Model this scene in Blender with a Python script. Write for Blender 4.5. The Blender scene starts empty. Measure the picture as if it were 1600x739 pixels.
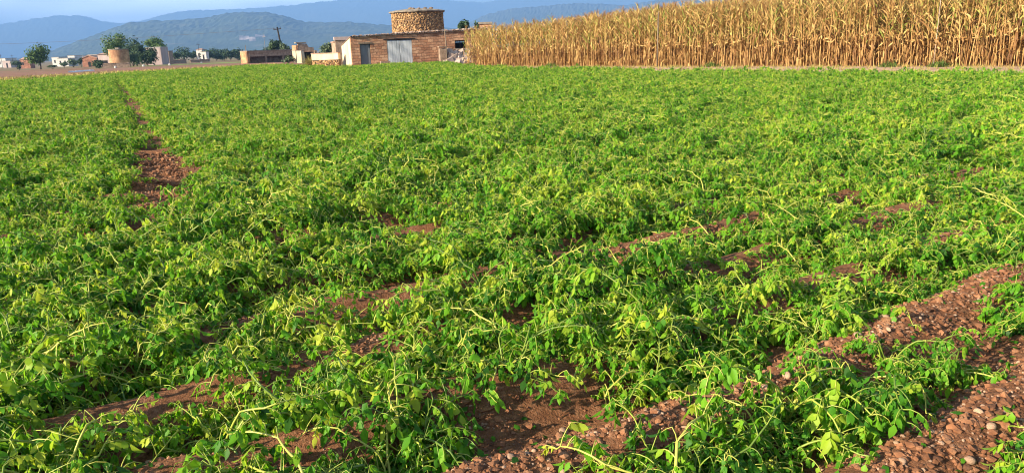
import bpy, math, random
import numpy as np
from mathutils import Vector, Matrix

rad = math.radians
SC = bpy.context.scene
COL = SC.collection
rng = random.Random(11)

# ------------------------------------------------------------------ camera
F_PX = 1190.0; PITCH = rad(14.2); ROLL = 0.036; EYE = 1.7
cF = Vector((0, math.cos(PITCH), -math.sin(PITCH)))
_r = Vector((1, 0, 0)); _u = Vector((0, math.sin(PITCH), math.cos(PITCH)))
cR = math.cos(ROLL)*_r - math.sin(ROLL)*_u
cU = math.cos(ROLL)*_u + math.sin(ROLL)*_r
cam = bpy.data.cameras.new('camera'); cam_o = bpy.data.objects.new('camera', cam); COL.objects.link(cam_o)
mw = Matrix((cR, cU, -cF)).transposed().to_4x4(); mw.translation = Vector((0, 0, EYE))
cam_o.matrix_world = mw
cam.sensor_width = 36; cam.lens = 36*F_PX/1600; cam.clip_start = 0.1; cam.clip_end = 60000
SC.camera = cam_o

# ------------------------------------------------------------------ light
SUN_EL = rad(21); SUN_B = rad(32)                      # low evening sun from the left, a little behind the camera
sdir = Vector((-math.cos(SUN_B)*math.cos(SUN_EL), -math.sin(SUN_B)*math.cos(SUN_EL), math.sin(SUN_EL)))
sun = bpy.data.lights.new('sun', 'SUN'); sun.energy = 5.0; sun.angle = rad(0.5); sun.color = (1.0, 0.86, 0.66)
sun_o = bpy.data.objects.new('sun', sun); COL.objects.link(sun_o); sun_o.location = (0, 0, 50)
sun_o.rotation_euler = sdir.to_track_quat('Z', 'Y').to_euler()
W = bpy.data.worlds.new('World'); SC.world = W; W.use_nodes = True
wn = W.node_tree; wn.nodes.clear()
def N(t, k, **kw):
    n = t.nodes.new(k)
    for a, v in kw.items(): setattr(n, a, v)
    return n
wo = N(wn, 'ShaderNodeOutputWorld'); wb = N(wn, 'ShaderNodeBackground'); sky = N(wn, 'ShaderNodeTexSky')
sky.sky_type = 'NISHITA'; sky.sun_disc = False; sky.sun_elevation = SUN_EL
sky.sun_rotation = math.atan2(sdir.x, sdir.y); sky.air_density = 1.0; sky.dust_density = 1.0; sky.ozone_density = 1.0
tc = N(wn, 'ShaderNodeTexCoord'); mp = N(wn, 'ShaderNodeMapping'); mp.inputs['Scale'].default_value = (1.0, 1.0, 4.5)
nz = N(wn, 'ShaderNodeTexNoise'); nz.inputs['Scale'].default_value = 2.2; nz.inputs['Detail'].default_value = 7; nz.inputs['Roughness'].default_value = 0.5
cr = N(wn, 'ShaderNodeValToRGB'); cr.color_ramp.elements[0].position = 0.36; cr.color_ramp.elements[1].position = 0.56
mixc = N(wn, 'ShaderNodeMixRGB'); mixc.inputs['Color2'].default_value = (16.5, 18.5, 21.0, 1)   # cloud, in sky units
wn.links.new(tc.outputs['Generated'], mp.inputs['Vector']); wn.links.new(mp.outputs['Vector'], nz.inputs['Vector'])
wn.links.new(nz.outputs['Fac'], cr.inputs['Fac']); sx = N(wn, 'ShaderNodeSeparateXYZ'); wn.links.new(tc.outputs['Generated'], sx.inputs[0])
lo = N(wn, 'ShaderNodeMapRange'); lo.inputs['From Min'].default_value = 0.12; lo.inputs['From Max'].default_value = 0.3; lo.inputs['To Min'].default_value = 1.0; lo.inputs['To Max'].default_value = 0.08
wn.links.new(sx.outputs['Z'], lo.inputs['Value']); mm_ = N(wn, 'ShaderNodeMath', operation='MULTIPLY')
wn.links.new(cr.outputs['Color'], mm_.inputs[0]); wn.links.new(lo.outputs['Result'], mm_.inputs[1]); wn.links.new(mm_.outputs[0], mixc.inputs['Fac'])
wn.links.new(sky.outputs['Color'], mixc.inputs['Color1']); wn.links.new(mixc.outputs['Color'], wb.inputs['Color'])
wb.inputs['Strength'].default_value = 0.058
wn.links.new(wb.outputs['Background'], wo.inputs['Surface'])
SC.view_settings.view_transform = 'Standard'; SC.view_settings.look = 'None'
SC.view_settings.exposure = 1.88; SC.view_settings.gamma = 1; SC.view_settings.use_curve_mapping = False
cy = SC.cycles
cy.max_bounces = 7; cy.diffuse_bounces = 3; cy.glossy_bounces = 2; cy.transmission_bounces = 5; cy.transparent_max_bounces = 6; cy.volume_bounces = 0
cy.use_denoising = True; cy.pixel_filter_type = 'BLACKMAN_HARRIS'; cy.filter_width = 1.05; cy.caustics_reflective = False; cy.caustics_refractive = False

# ------------------------------------------------------------------ helpers
def ray(px, py):
    px = float(px); py = float(py)
    return cF*F_PX + (px-800)*cR - (py-369.5)*cU
def hor(px):
    d0, d1 = ray(px, 0).z, ray(px, 200).z
    return 200*d0/(d0-d1)
def at(px, d):                                   # ground position in the column of the view at depth d
    v = ray(px, hor(px)); v.z = 0; v.normalize()
    v *= d/max(v.y, 0.2)
    return v.x, v.y
def ground_hit(px, py, z=0.0):
    v = ray(px, py); t = (EYE-z)/-v.z
    return v.x*t, v.y*t
def ztop(px, py, d): return EYE + (hor(px)-py)*d/F_PX*1.03
E_ROW = np.array([math.cos(rad(32)), math.sin(rad(32))]); N_ROW = np.array([-E_ROW[1], E_ROW[0]])
CORN0 = np.array([-4.0, 64.0]); CORN1 = np.array([25.6, 27.6]); CV = CORN1-CORN0; CL = float(np.hypot(*CV)); CD = CV/CL; CN = np.array([-CD[1], CD[0]])
_rs = np.random.RandomState(4)
_wav = [(_rs.uniform(0, 6.283), f*1.0, _rs.uniform(0, 6.283)) for f in [0.7, 1.1, 1.9, 2.7, 4.1, 5.3, 7.9, 9.7, 13.1]]
def wob(x, y, s=1.0):
    r = 0
    for a, f, p in _wav:
        r = r + np.sin((x*math.cos(a)+y*math.sin(a))*f*s+p)/f**0.7
    return r/3.0
def terr(x, y):
    x = np.asarray(x, float); y = np.asarray(y, float)
    r = np.hypot(x, y)
    z = -np.clip((r-100)*0.005, 0, 2.0)
    s = (x-CORN0[0])*CN[0]+(y-CORN0[1])*CN[1]; t = (x-CORN0[0])*CD[0]+(y-CORN0[1])*CD[1]
    z = z + np.clip(s-1, 0, 28)*0.03*np.clip(t/10, 0, 1)*np.clip((95-r)/20, 0, 1)
    fade = np.clip((26-r)/12, 0, 1)
    n = x*N_ROW[0]+y*N_ROW[1]
    ph = (n-1.52 + 0.05*np.sin(x*1.3)+0.03*np.sin(y*2.1+1))/0.8*2*math.pi
    z = z + fade*(0.075*np.cos(ph)) + fade*0.024*wob(x, y, 3.0) + fade*0.014*wob(x+7, y-3, 8.0)
    return z
def tz(x, y): return float(terr(x, y))

def mesh_obj(name, V, Fc, mats, parent=None, tint=None, midx=None, smooth=False, loc=None, rz=0):
    me = bpy.data.meshes.new(name)
    me.from_pydata([tuple(v) for v in V], [], Fc)
    if not isinstance(mats, (list, tuple)): mats = [mats]
    for m in mats: me.materials.append(m)
    if midx is not None: me.polygons.foreach_set('material_index', midx)
    if smooth: me.polygons.foreach_set('use_smooth', [True]*len(me.polygons))
    if tint is not None:
        a = me.attributes.new('tint', 'FLOAT', 'POINT'); a.data.foreach_set('value', np.asarray(tint, np.float32))
    me.update()
    o = bpy.data.objects.new(name, me); COL.objects.link(o)
    if parent: o.parent = parent
    if loc is not None: o.location = loc
    if rz: o.rotation_euler = (0, 0, rz)
    return o
class MB:
    def __init__(s): s.V = []; s.F = []; s.T = []
    def add(s, V, Fc, t=0.5):
        b = len(s.V); s.V += [tuple(v) for v in V]; s.F += [tuple(i+b for i in f) for f in Fc]
        s.T += ([t]*len(V) if np.isscalar(t) else list(t))
    def box(s, x0, y0, z0, x1, y1, z1, t=0.5, jit=0):
        V = [[x, y, z] for z in (z0, z1) for y in (y0, y1) for x in (x0, x1)]
        if jit: V = [[c+rng.uniform(-jit, jit) for c in v] for v in V]
        s.add(V, [(0, 2, 3, 1), (4, 5, 7, 6), (0, 1, 5, 4), (2, 6, 7, 3), (0, 4, 6, 2), (1, 3, 7, 5)], t)
    def prism(s, pts, y0, y1, t=0.5):            # outline in xz, extruded along y (pts counter-clockwise seen from -y)
        n = len(pts)
        V = [(x, y0, z) for x, z in pts]+[(x, y1, z) for x, z in pts]
        Fc = [tuple(range(n)), tuple(range(2*n-1, n-1, -1))]+[((i+1) % n, i, i+n, (i+1) % n+n) for i in range(n)]
        s.add(V, Fc, t)
    def tube(s, P, R, k=5, t=0.5, cap=True):
        P = [Vector(p) for p in P]; n = len(P)
        if np.isscalar(R): R = [R]*n
        V = []; a = None
        for i in range(n):
            d = (P[min(i+1, n-1)]-P[max(i-1, 0)])
            if d.length < 1e-9: d = Vector((0, 0, 1))
            d.normalize()
            if a is None:
                a = d.orthogonal().normalized()
            else:
                a = a-d*a.dot(d)
                a = a.normalized() if a.length > 1e-6 else d.orthogonal().normalized()
            b = d.cross(a)
            for j in range(k):
                w = 2*math.pi*j/k
                V.append(P[i]+(a*math.cos(w)+b*math.sin(w))*R[i])
        Fc = [(i*k+j, i*k+(j+1) % k, (i+1)*k+(j+1) % k, (i+1)*k+j) for i in range(n-1) for j in range(k)]
        if cap: Fc += [tuple(range(k-1, -1, -1)), tuple((n-1)*k+j for j in range(k))]
        s.add(V, Fc, t)
    def build(s, name, mat, parent=None, smooth=False, loc=None, rz=0):
        return mesh_obj(name, s.V, s.F, mat, parent, s.T, None, smooth, loc, rz)
def tag(o, label=None, cat=None, group=None, kind=None):
    if label: o['label'] = label
    if cat: o['category'] = cat
    if group: o['group'] = group
    if kind: o['kind'] = kind
    return o
def thing(name, label, cat, loc, rz=0, group=None):
    o = bpy.data.objects.new(name, None); COL.objects.link(o); o.empty_display_size = 0.2
    o.location = loc; o.rotation_euler = (0, 0, rz)
    return tag(o, label, cat, group)
def ico(sub=1):
    import bmesh
    bm = bmesh.new(); bmesh.ops.create_icosphere(bm, subdivisions=sub, radius=1)
    V = [v.co.copy() for v in bm.verts]; Fc = [tuple(v.index for v in f.verts) for f in bm.faces]; bm.free()
    return V, Fc
ICO1 = ico(1); ICO2 = ico(2)

# ------------------------------------------------------------------ materials
def newmat(name):
    m = bpy.data.materials.new(name); m.use_nodes = True; t = m.node_tree
    return m, t, t.nodes['Principled BSDF']
def ramp(t, stops, link):
    r = N(t, 'ShaderNodeValToRGB'); e = r.color_ramp.elements
    while len(e) < len(stops): e.new(0.5)
    for q, (p, c) in zip(e, stops): q.position = p; q.color = (*c, 1)
    t.links.new(link, r.inputs['Fac']); return r.outputs['Color']
def coords(t, scale=(1, 1, 1)):
    c = N(t, 'ShaderNodeTexCoord'); m = N(t, 'ShaderNodeMapping'); m.inputs['Scale'].default_value = scale
    t.links.new(c.outputs['Object'], m.inputs['Vector']); return m.outputs['Vector']
def noise(t, vec, scale, detail=5, rough=0.6):
    n = N(t, 'ShaderNodeTexNoise'); n.inputs['Scale'].default_value = scale; n.inputs['Detail'].default_value = detail; n.inputs['Roughness'].default_value = rough
    t.links.new(vec, n.inputs['Vector']); return n.outputs['Fac']
def bump(t, b, h, strength, dist):
    n = N(t, 'ShaderNodeBump'); n.inputs['Strength'].default_value = strength; n.inputs['Distance'].default_value = dist
    t.links.new(h, n.inputs['Height']); t.links.new(n.outputs['Normal'], b.inputs['Normal'])
def mix(t, fac, a, b, mode='MIX'):
    n = N(t, 'ShaderNodeMixRGB', blend_type=mode)
    for i, v in (('Fac', fac), ('Color1', a), ('Color2', b)):
        if isinstance(v, (int, float)): n.inputs[i].default_value = v
        elif isinstance(v, tuple): n.inputs[i].default_value = (*v, 1)
        else: t.links.new(v, n.inputs[i])
    return n.outputs['Color']
def rough_mat(name, stops, scale=3, rough=0.9, bs=0.5, bd=0.03, bscale=None, stretch=(1, 1, 1), tint=0.0):
    m, t, b = newmat(name)
    v = coords(t, stretch); n = noise(t, v, scale)
    c = ramp(t, stops, n)
    if tint:
        a = N(t, 'ShaderNodeAttribute', attribute_name='tint')
        c = mix(t, tint, c, ramp(t, [(0, (0.25, 0.25, 0.25)), (1, (1.6, 1.5, 1.4))], a.outputs['Fac']), 'MULTIPLY')
    t.links.new(c, b.inputs['Base Color']); b.inputs['Roughness'].default_value = rough
    b.inputs['Specular IOR Level'].default_value = 0.25
    if bs: bump(t, b, noise(t, v, bscale or scale*4, 6), bs, bd)
    return m
def leaf_mat(name, stops, trans, tfac=0.35, rough=0.5, spec=0.35, objvar=True):
    m, t, b = newmat(name)
    a = N(t, 'ShaderNodeAttribute', attribute_name='tint')
    fac = a.outputs['Fac']
    if objvar:
        oi = N(t, 'ShaderNodeObjectInfo'); mm = N(t, 'ShaderNodeMath', operation='MULTIPLY_ADD'); mm.inputs[1].default_value = 0.44; mm.inputs[2].default_value = -0.24
        t.links.new(oi.outputs['Random'], mm.inputs[0]); ad = N(t, 'ShaderNodeMath', operation='ADD', use_clamp=True)
        t.links.new(mm.outputs[0], ad.inputs[0]); t.links.new(fac, ad.inputs[1]); fac = ad.outputs[0]
    c = ramp(t, stops, fac); c2 = ramp(t, trans, fac)
    t.links.new(c, b.inputs['Base Color']); b.inputs['Roughness'].default_value = rough; b.inputs['Specular IOR Level'].default_value = spec
    tr = N(t, 'ShaderNodeBsdfTranslucent'); t.links.new(c2, tr.inputs['Color'])
    ms = N(t, 'ShaderNodeMixShader'); ms.inputs['Fac'].default_value = tfac
    t.links.new(b.outputs[0], ms.inputs[1]); t.links.new(tr.outputs[0], ms.inputs[2])
    t.links.new(ms.outputs[0], t.nodes['Material Output'].inputs['Surface'])
    return m

def soil_mat():
    m, t, b = newmat('red_soil'); v = coords(t)
    big = noise(t, v, 0.9, 4); fine = noise(t, v, 26, 8, 0.7)
    c = ramp(t, [(0.25, (0.10, 0.040, 0.018)), (0.5, (0.215, 0.096, 0.045)), (0.75, (0.36, 0.195, 0.105))], fine)
    c = mix(t, 0.35, c, ramp(t, [(0.3, (0.6, 0.55, 0.5)), (0.7, (1.3, 1.25, 1.2))], big), 'MULTIPLY')
    vo = N(t, 'ShaderNodeTexVoronoi'); vo.inputs['Scale'].default_value = 38; t.links.new(v, vo.inputs['Vector'])
    gt = ramp(t, [(0.16, (1, 1, 1)), (0.26, (0, 0, 0))], vo.outputs['Distance'])
    pick = ramp(t, [(0.62, (0, 0, 0)), (0.66, (1, 1, 1))], noise(t, v, 11, 2))
    gm = mix(t, 1.0, gt, pick, 'MULTIPLY')
    c = mix(t, gm, c, (0.36, 0.23, 0.15))
    # beyond the crop the ground is dry stubble and olive scrub: the ground's own cover
    ln = N(t, 'ShaderNodeVectorMath', operation='LENGTH'); t.links.new(v, ln.inputs[0])
    far = N(t, 'ShaderNodeMapRange'); far.inputs['From Min'].default_value = 88; far.inputs['From Max'].default_value = 125; t.links.new(ln.outputs['Value'], far.inputs['Value'])
    fv = coords(t, (0.012, 0.05, 1)); fc = ramp(t, [(0.3, (0.07, 0.09, 0.03)), (0.45, (0.16, 0.14, 0.06)), (0.55, (0.20, 0.12, 0.07)), (0.7, (0.08, 0.12, 0.035))], noise(t, fv, 1.0, 6))
    c = mix(t, far.outputs['Result'], c, fc)
    t.links.new(c, b.inputs['Base Color']); b.inputs['Roughness'].default_value = 0.95; b.inputs['Specular IOR Level'].default_value = 0.15
    hh = mix(t, 0.5, fine, noise(t, v, 70, 4)); hh = mix(t, 0.4, hh, gm, 'ADD')
    bump(t, b, hh, 1.0, 0.055)
    return m
MAT_SOIL = soil_mat()
MAT_PLOW = rough_mat('plowed_soil', [(0.3, (0.13, 0.062, 0.034)), (0.5, (0.21, 0.105, 0.06)), (0.7, (0.27, 0.15, 0.085))], 0.5, 0.95, 0.8, 0.1, 3, (0.25, 1.6, 1))
MAT_TRACK = rough_mat('pale_track_dirt', [(0.3, (0.30, 0.19, 0.12)), (0.6, (0.45, 0.31, 0.20)), (0.8, (0.36, 0.24, 0.14))], 0.8, 0.95, 0.5, 0.04, 8)
MAT_STUBBLE = rough_mat('dry_grass', [(0.3, (0.14, 0.14, 0.05)), (0.5, (0.25, 0.20, 0.09)), (0.7, (0.2, 0.13, 0.06))], 0.6, 0.95, 0.6, 0.05, 9)
MAT_GREENSTRIP = rough_mat('young_crop', [(0.3, (0.10, 0.17, 0.03)), (0.7, (0.22, 0.32, 0.06))], 0.8, 0.9, 0.5, 0.05, 6)
MAT_STONE = rough_mat('pale_field_stone', [(0.3, (0.22, 0.13, 0.08)), (0.55, (0.36, 0.24, 0.16)), (0.75, (0.48, 0.36, 0.27))], 9, 0.85, 0.5, 0.006, 50, tint=0.5)
MAT_CLOD = rough_mat('red_clod', [(0.3, (0.09, 0.037, 0.017)), (0.5, (0.205, 0.092, 0.044)), (0.75, (0.36, 0.20, 0.11))], 9, 0.95, 0.6, 0.01, 60, tint=0.5)
MAT_LEAF = leaf_mat('potato_leaf', [(0, (0.022, 0.08, 0.009)), (0.35, (0.050, 0.18, 0.010)), (0.7, (0.132, 0.32, 0.014)), (1, (0.35, 0.42, 0.04))],
                    [(0, (0.085, 0.23, 0.012)), (0.5, (0.25, 0.54, 0.016)), (1, (0.64, 0.70, 0.05))], 0.42, 0.5, 0.16)
MAT_STEM = leaf_mat('potato_stem', [(0, (0.10, 0.17, 0.025)), (0.5, (0.26, 0.34, 0.04)), (1, (0.48, 0.47, 0.09))], [(0, (0.2, 0.3, 0.03)), (1, (0.6, 0.6, 0.08))], 0.15, 0.45, 0.4)
MAT_CLEAF = leaf_mat('dry_maize_leaf', [(0, (0.10, 0.045, 0.018)), (0.3, (0.28, 0.145, 0.05)), (0.7, (0.54, 0.37, 0.14)), (0.86, (0.50, 0.42, 0.13)), (1, (0.22, 0.28, 0.05))],
                     [(0, (0.24, 0.11, 0.03)), (0.7, (0.62, 0.38, 0.1)), (1, (0.32, 0.38, 0.06))], 0.3, 0.6, 0.25)
MAT_CSTALK = leaf_mat('dry_maize_stalk', [(0, (0.17, 0.08, 0.03)), (0.6, (0.38, 0.22, 0.08)), (1, (0.56, 0.38, 0.15))], [(0, (0.2, 0.1, 0.03)), (1, (0.4, 0.3, 0.1))], 0.05, 0.6, 0.2)
MAT_HUSK = leaf_mat('maize_husk', [(0, (0.34, 0.19, 0.06)), (1, (0.55, 0.39, 0.16))], [(0, (0.5, 0.35, 0.1)), (1, (0.6, 0.5, 0.2))], 0.1, 0.6, 0.2)
MAT_TREE = leaf_mat('tree_leaf', [(0, (0.025, 0.055, 0.018)), (0.5, (0.06, 0.115, 0.025)), (1, (0.14, 0.20, 0.04))], [(0, (0.03, 0.08, 0.02)), (1, (0.14, 0.22, 0.03))], 0.25, 0.6, 0.2, False)
MAT_TREED = leaf_mat('dark_tree_leaf', [(0, (0.013, 0.032, 0.016)), (0.5, (0.03, 0.06, 0.026)), (1, (0.07, 0.11, 0.04))], [(0, (0.02, 0.05, 0.02)), (1, (0.06, 0.10, 0.03))], 0.2, 0.6, 0.2, False)
MAT_OLIVE = leaf_mat('olive_leaf', [(0, (0.03, 0.055, 0.03)), (0.5, (0.07, 0.11, 0.055)), (1, (0.15, 0.18, 0.09))], [(0, (0.05, 0.09, 0.03)), (1, (0.15, 0.2, 0.08))], 0.2, 0.6, 0.25, False)
MAT_DRYGRASS = leaf_mat('dry_weed', [(0, (0.22, 0.17, 0.05)), (0.6, (0.42, 0.32, 0.10)), (1, (0.25, 0.28, 0.06))], [(0, (0.2, 0.15, 0.05)), (1, (0.4, 0.35, 0.1))], 0.25, 0.7, 0.2, False)
MAT_BARK = rough_mat('bark', [(0.3, (0.05, 0.035, 0.025)), (0.7, (0.12, 0.09, 0.065))], 4, 0.95, 0.7, 0.03)
MAT_PLASTER = rough_mat('cream_plaster', [(0.3, (0.36, 0.28, 0.17)), (0.5, (0.53, 0.43, 0.29)), (0.7, (0.62, 0.53, 0.38))], 1.2, 0.92, 0.4, 0.02, 9, (1, 1, 0.35))
MAT_WHITEW = rough_mat('white_wash', [(0.3, (0.42, 0.39, 0.35)), (0.7, (0.56, 0.54, 0.51))], 0.5, 0.9, 0.2, 0.02)
MAT_PINKW = rough_mat('pinkish_wash', [(0.3, (0.33, 0.25, 0.22)), (0.7, (0.44, 0.36, 0.33))], 0.5, 0.9, 0.2, 0.02, stretch=(2, 2, 0.3))
MAT_ROOFT = rough_mat('clay_tile', [(0.3, (0.20, 0.11, 0.075)), (0.5, (0.33, 0.20, 0.14)), (0.7, (0.42, 0.32, 0.25))], 2.5, 0.9, 0.4, 0.02)
MAT_GREYROOF = rough_mat('weathered_slab', [(0.3, (0.14, 0.12, 0.095)), (0.7, (0.29, 0.25, 0.20))], 3, 0.9, 0.5, 0.02)
MAT_DARK = rough_mat('opening_shade', [(0.3, (0.012, 0.011, 0.01)), (0.7, (0.025, 0.022, 0.02))], 3, 0.95, 0)  # near-black colour standing in for the shade inside openings
MAT_DOOR = rough_mat('grey_paint', [(0.3, (0.13, 0.14, 0.145)), (0.7, (0.18, 0.19, 0.195))], 1.5, 0.7, 0.1, 0.01, stretch=(3, 3, 0.5))
MAT_WOOD = rough_mat('old_wood', [(0.3, (0.10, 0.075, 0.05)), (0.7, (0.22, 0.17, 0.12))], 6, 0.9, 0.4, 0.01, stretch=(4, 4, 0.4))
MAT_WOODD = rough_mat('tarred_wood', [(0.3, (0.015, 0.013, 0.012)), (0.7, (0.04, 0.034, 0.03))], 6, 0.9, 0.3, 0.01, stretch=(4, 4, 0.4))
MAT_WIRE = rough_mat('cable', [(0.3, (0.02, 0.02, 0.022)), (0.7, (0.04, 0.04, 0.045))], 6, 0.6, 0)
MAT_POLE = rough_mat('galvanised_pole', [(0.3, (0.38, 0.37, 0.35)), (0.7, (0.55, 0.54, 0.5))], 6, 0.6, 0.1, 0.01)
MAT_RUBBLE = rough_mat('rubble_stone', [(0.3, (0.15, 0.085, 0.04)), (0.5, (0.29, 0.18, 0.085)), (0.7, (0.42, 0.285, 0.145))], 2.5, 0.92, 0.5, 0.02, 14, tint=0.75)
MAT_RUBBLED = rough_mat('grey_rubble', [(0.3, (0.16, 0.115, 0.08)), (0.5, (0.29, 0.21, 0.15)), (0.7, (0.40, 0.31, 0.24))], 2.5, 0.92, 0.5, 0.02, 14, tint=0.6)
MAT_MORTAR = rough_mat('earth_mortar', [(0.3, (0.10, 0.065, 0.04)), (0.7, (0.20, 0.135, 0.085))], 6, 0.95, 0.5, 0.02)
MAT_SLAB = rough_mat('pale_slab', [(0.3, (0.26, 0.20, 0.16)), (0.7, (0.48, 0.39, 0.33))], 3, 0.9, 0.5, 0.02, tint=0.5)
MAT_PLASTIC = rough_mat('white_sheet', [(0.3, (0.6, 0.6, 0.6)), (0.7, (0.75, 0.75, 0.75))], 2, 0.6, 0.2, 0.02)
def ashlar(name, c1, c2, mortar, bw=0.62, rh=0.30):
    m, t, b = newmat(name)
    c = N(t, 'ShaderNodeTexCoord'); sp = N(t, 'ShaderNodeSeparateXYZ'); t.links.new(c.outputs['Object'], sp.inputs[0])
    ad = N(t, 'ShaderNodeMath', operation='ADD'); t.links.new(sp.outputs['X'], ad.inputs[0]); t.links.new(sp.outputs['Y'], ad.inputs[1])
    cb = N(t, 'ShaderNodeCombineXYZ'); t.links.new(ad.outputs[0], cb.inputs[0]); t.links.new(sp.outputs['Z'], cb.inputs[1])
    nw = N(t, 'ShaderNodeTexNoise'); nw.inputs['Scale'].default_value = 1.6; t.links.new(c.outputs['Object'], nw.inputs['Vector'])
    wv = N(t, 'ShaderNodeVectorMath', operation='MULTIPLY_ADD'); wv.inputs[1].default_value = (0.4, 0.3, 0); t.links.new(nw.outputs['Color'], wv.inputs[0]); t.links.new(cb.outputs[0], wv.inputs[2])
    br = N(t, 'ShaderNodeTexBrick'); t.links.new(wv.outputs[0], br.inputs['Vector'])
    br.inputs['Scale'].default_value = 1; br.inputs['Brick Width'].default_value = bw; br.inputs['Row Height'].default_value = rh
    br.inputs['Mortar Size'].default_value = 0.022; br.inputs['Mortar Smooth'].default_value = 0.4; br.inputs['Bias'].default_value = 0.0
    br.inputs['Color1'].default_value = (*c1, 1); br.inputs['Color2'].default_value = (*c2, 1); br.inputs['Mortar'].default_value = (*mortar, 1)
    n = noise(t, c.outputs['Object'], 0.8, 6); n2 = noise(t, c.outputs['Object'], 9, 5)
    col = mix(t, 0.8, br.outputs['Color'], ramp(t, [(0.32, (0.5, 0.47, 0.46)), (0.5, (1, 1, 1)), (0.68, (1.45, 1.5, 1.45))], n), 'MULTIPLY')
    col = mix(t, 0.6, col, ramp(t, [(0.3, (0.6, 0.6, 0.6)), (0.7, (1.3, 1.3, 1.3))], n2), 'MULTIPLY')
    t.links.new(col, b.inputs['Base Color']); b.inputs['Roughness'].default_value = 0.93; b.inputs['Specular IOR Level'].default_value = 0.2
    iv = N(t, 'ShaderNodeMath', operation='MULTIPLY_ADD'); iv.inputs[1].default_value = -1.0; t.links.new(br.outputs['Fac'], iv.inputs[0]); t.links.new(n2, iv.inputs[2])
    bump(t, b, iv.outputs[0], 0.9, 0.04)
    return m
MAT_ASHLAR = ashlar('reddish_sandstone', (0.34, 0.155, 0.082), (0.48, 0.28, 0.165), (0.22, 0.12, 0.075), 0.5, 0.25)
MAT_BRICK = ashlar('orange_brickwork', (0.40, 0.20, 0.10), (0.50, 0.28, 0.15), (0.22, 0.13, 0.08), 0.5, 0.24)
MAT_REDBRICK = ashlar('red_brickwork', (0.27, 0.12, 0.075), (0.34, 0.17, 0.11), (0.18, 0.1, 0.07), 0.6, 0.3)
def metal_mat():
    m, t, b = newmat('streaked_zinc'); v = coords(t, (5, 5, 0.35)); n = noise(t, v, 1.3, 6, 0.7)
    c = ramp(t, [(0.32, (0.16, 0.18, 0.20)), (0.47, (0.30, 0.33, 0.36)), (0.6, (0.44, 0.47, 0.50)), (0.75, (0.27, 0.25, 0.23))], n)
    t.links.new(c, b.inputs['Base Color']); b.inputs['Roughness'].default_value = 0.55; b.inputs['Metallic'].default_value = 0.25
    return m
MAT_ZINC = metal_mat()

# ------------------------------------------------------------------ ground, far hills, air
def axis(lo, hi, step, g, far):
    a = list(np.arange(lo, hi+1e-6, step)); s = step; x = hi
    while x < far: s *= g; x += s; a.append(x)
    s = step; x = lo; pre = []
    while x > -far: s *= g; x -= s; pre.append(x)
    return np.array(pre[::-1]+a)
xs = axis(-5.2, 5.4, 0.045, 1.075, 14000); ys = axis(2.2, 9.5, 0.045, 1.075, 14000)
GX, GY = np.meshgrid(xs, ys); GZ = terr(GX, GY)
nx, ny = len(xs), len(ys)
me = bpy.data.meshes.new('ground')
me.vertices.add(nx*ny); me.vertices.foreach_set('co', np.stack([GX, GY, GZ], -1).astype(np.float32).ravel())
ii, jj = np.meshgrid(np.arange(nx-1), np.arange(ny-1)); b0 = (jj*nx+ii).ravel()
quads = np.stack([b0, b0+1, b0+nx+1, b0+nx], -1)
me.loops.add(quads.size); me.loops.foreach_set('vertex_index', quads.ravel().astype(np.int32))
me.polygons.add(len(quads)); me.polygons.foreach_set('loop_start', np.arange(0, quads.size, 4, dtype=np.int32)); me.polygons.foreach_set('use_smooth', [True]*len(quads))
me.update(); me.validate(); me.materials.append(MAT_SOIL)
ground = bpy.data.objects.new('ground', me); COL.objects.link(ground); tag(ground, 'reddish brown field soil stretching to the far plain', kind='structure')

def sheet(name, poly, mat, lift, label, n=40):        # a ground sheet filling a 4-corner patch, following the terrain
    (a, b, c, d) = [np.array(p, float) for p in poly]
    V = []; Fc = []
    for j in range(n+1):
        for i in range(n+1):
            u, v = i/n, j/n
            uu = u; vv = v
            p = (a*(1-uu)+b*uu)*(1-vv)+(d*(1-uu)+c*uu)*vv
            if 0 < i < n and 0 < j < n: pass
            k = 0.6*math.sin(u*23+v*3)*(v < 0.01 or v > 0.99)
            p = p+np.array([0, k*0.6])
            V.append((p[0], p[1], tz(p[0], p[1])+lift))
    for j in range(n):
        for i in range(n): q = j*(n+1)+i; Fc.append((q, q+1, q+n+2, q+n+1))
    o = mesh_obj(name, V, Fc, mat); tag(o, label, kind='structure'); return o
sheet('plowed_field', [at(-60, 62), at(520, 86), at(470, 168), at(-120, 150)], MAT_PLOW, 0.012, 'bare brown plowed field beyond the potato crop')
sheet('grass_verge', [at(-60, 60), at(440, 92), at(440, 116), at(-60, 74)], MAT_STUBBLE, 0.024, 'strip of dry grass along the crop edge')
sheet('green_strip', [at(150, 186), at(386, 186), at(386, 215), at(150, 200)], MAT_GREENSTRIP, 0.02, 'thin strip of young green crop in the far field')
sheet('far_red_strip', [at(-60, 160), at(140, 175), at(140, 205), at(-60, 190)], MAT_PLOW, 0.02, 'far strip of red plowed soil by the village')
sheet('dirt_track', [tuple(CORN0-CN*9.5-CD*6), tuple(CORN1-CN*9.5+CD*8), tuple(CORN1+CN*1.0+CD*8), tuple(CORN0+CN*6-CD*6)], MAT_TRACK, 0.02, 'pale dirt track running along the maize stand')

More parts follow.
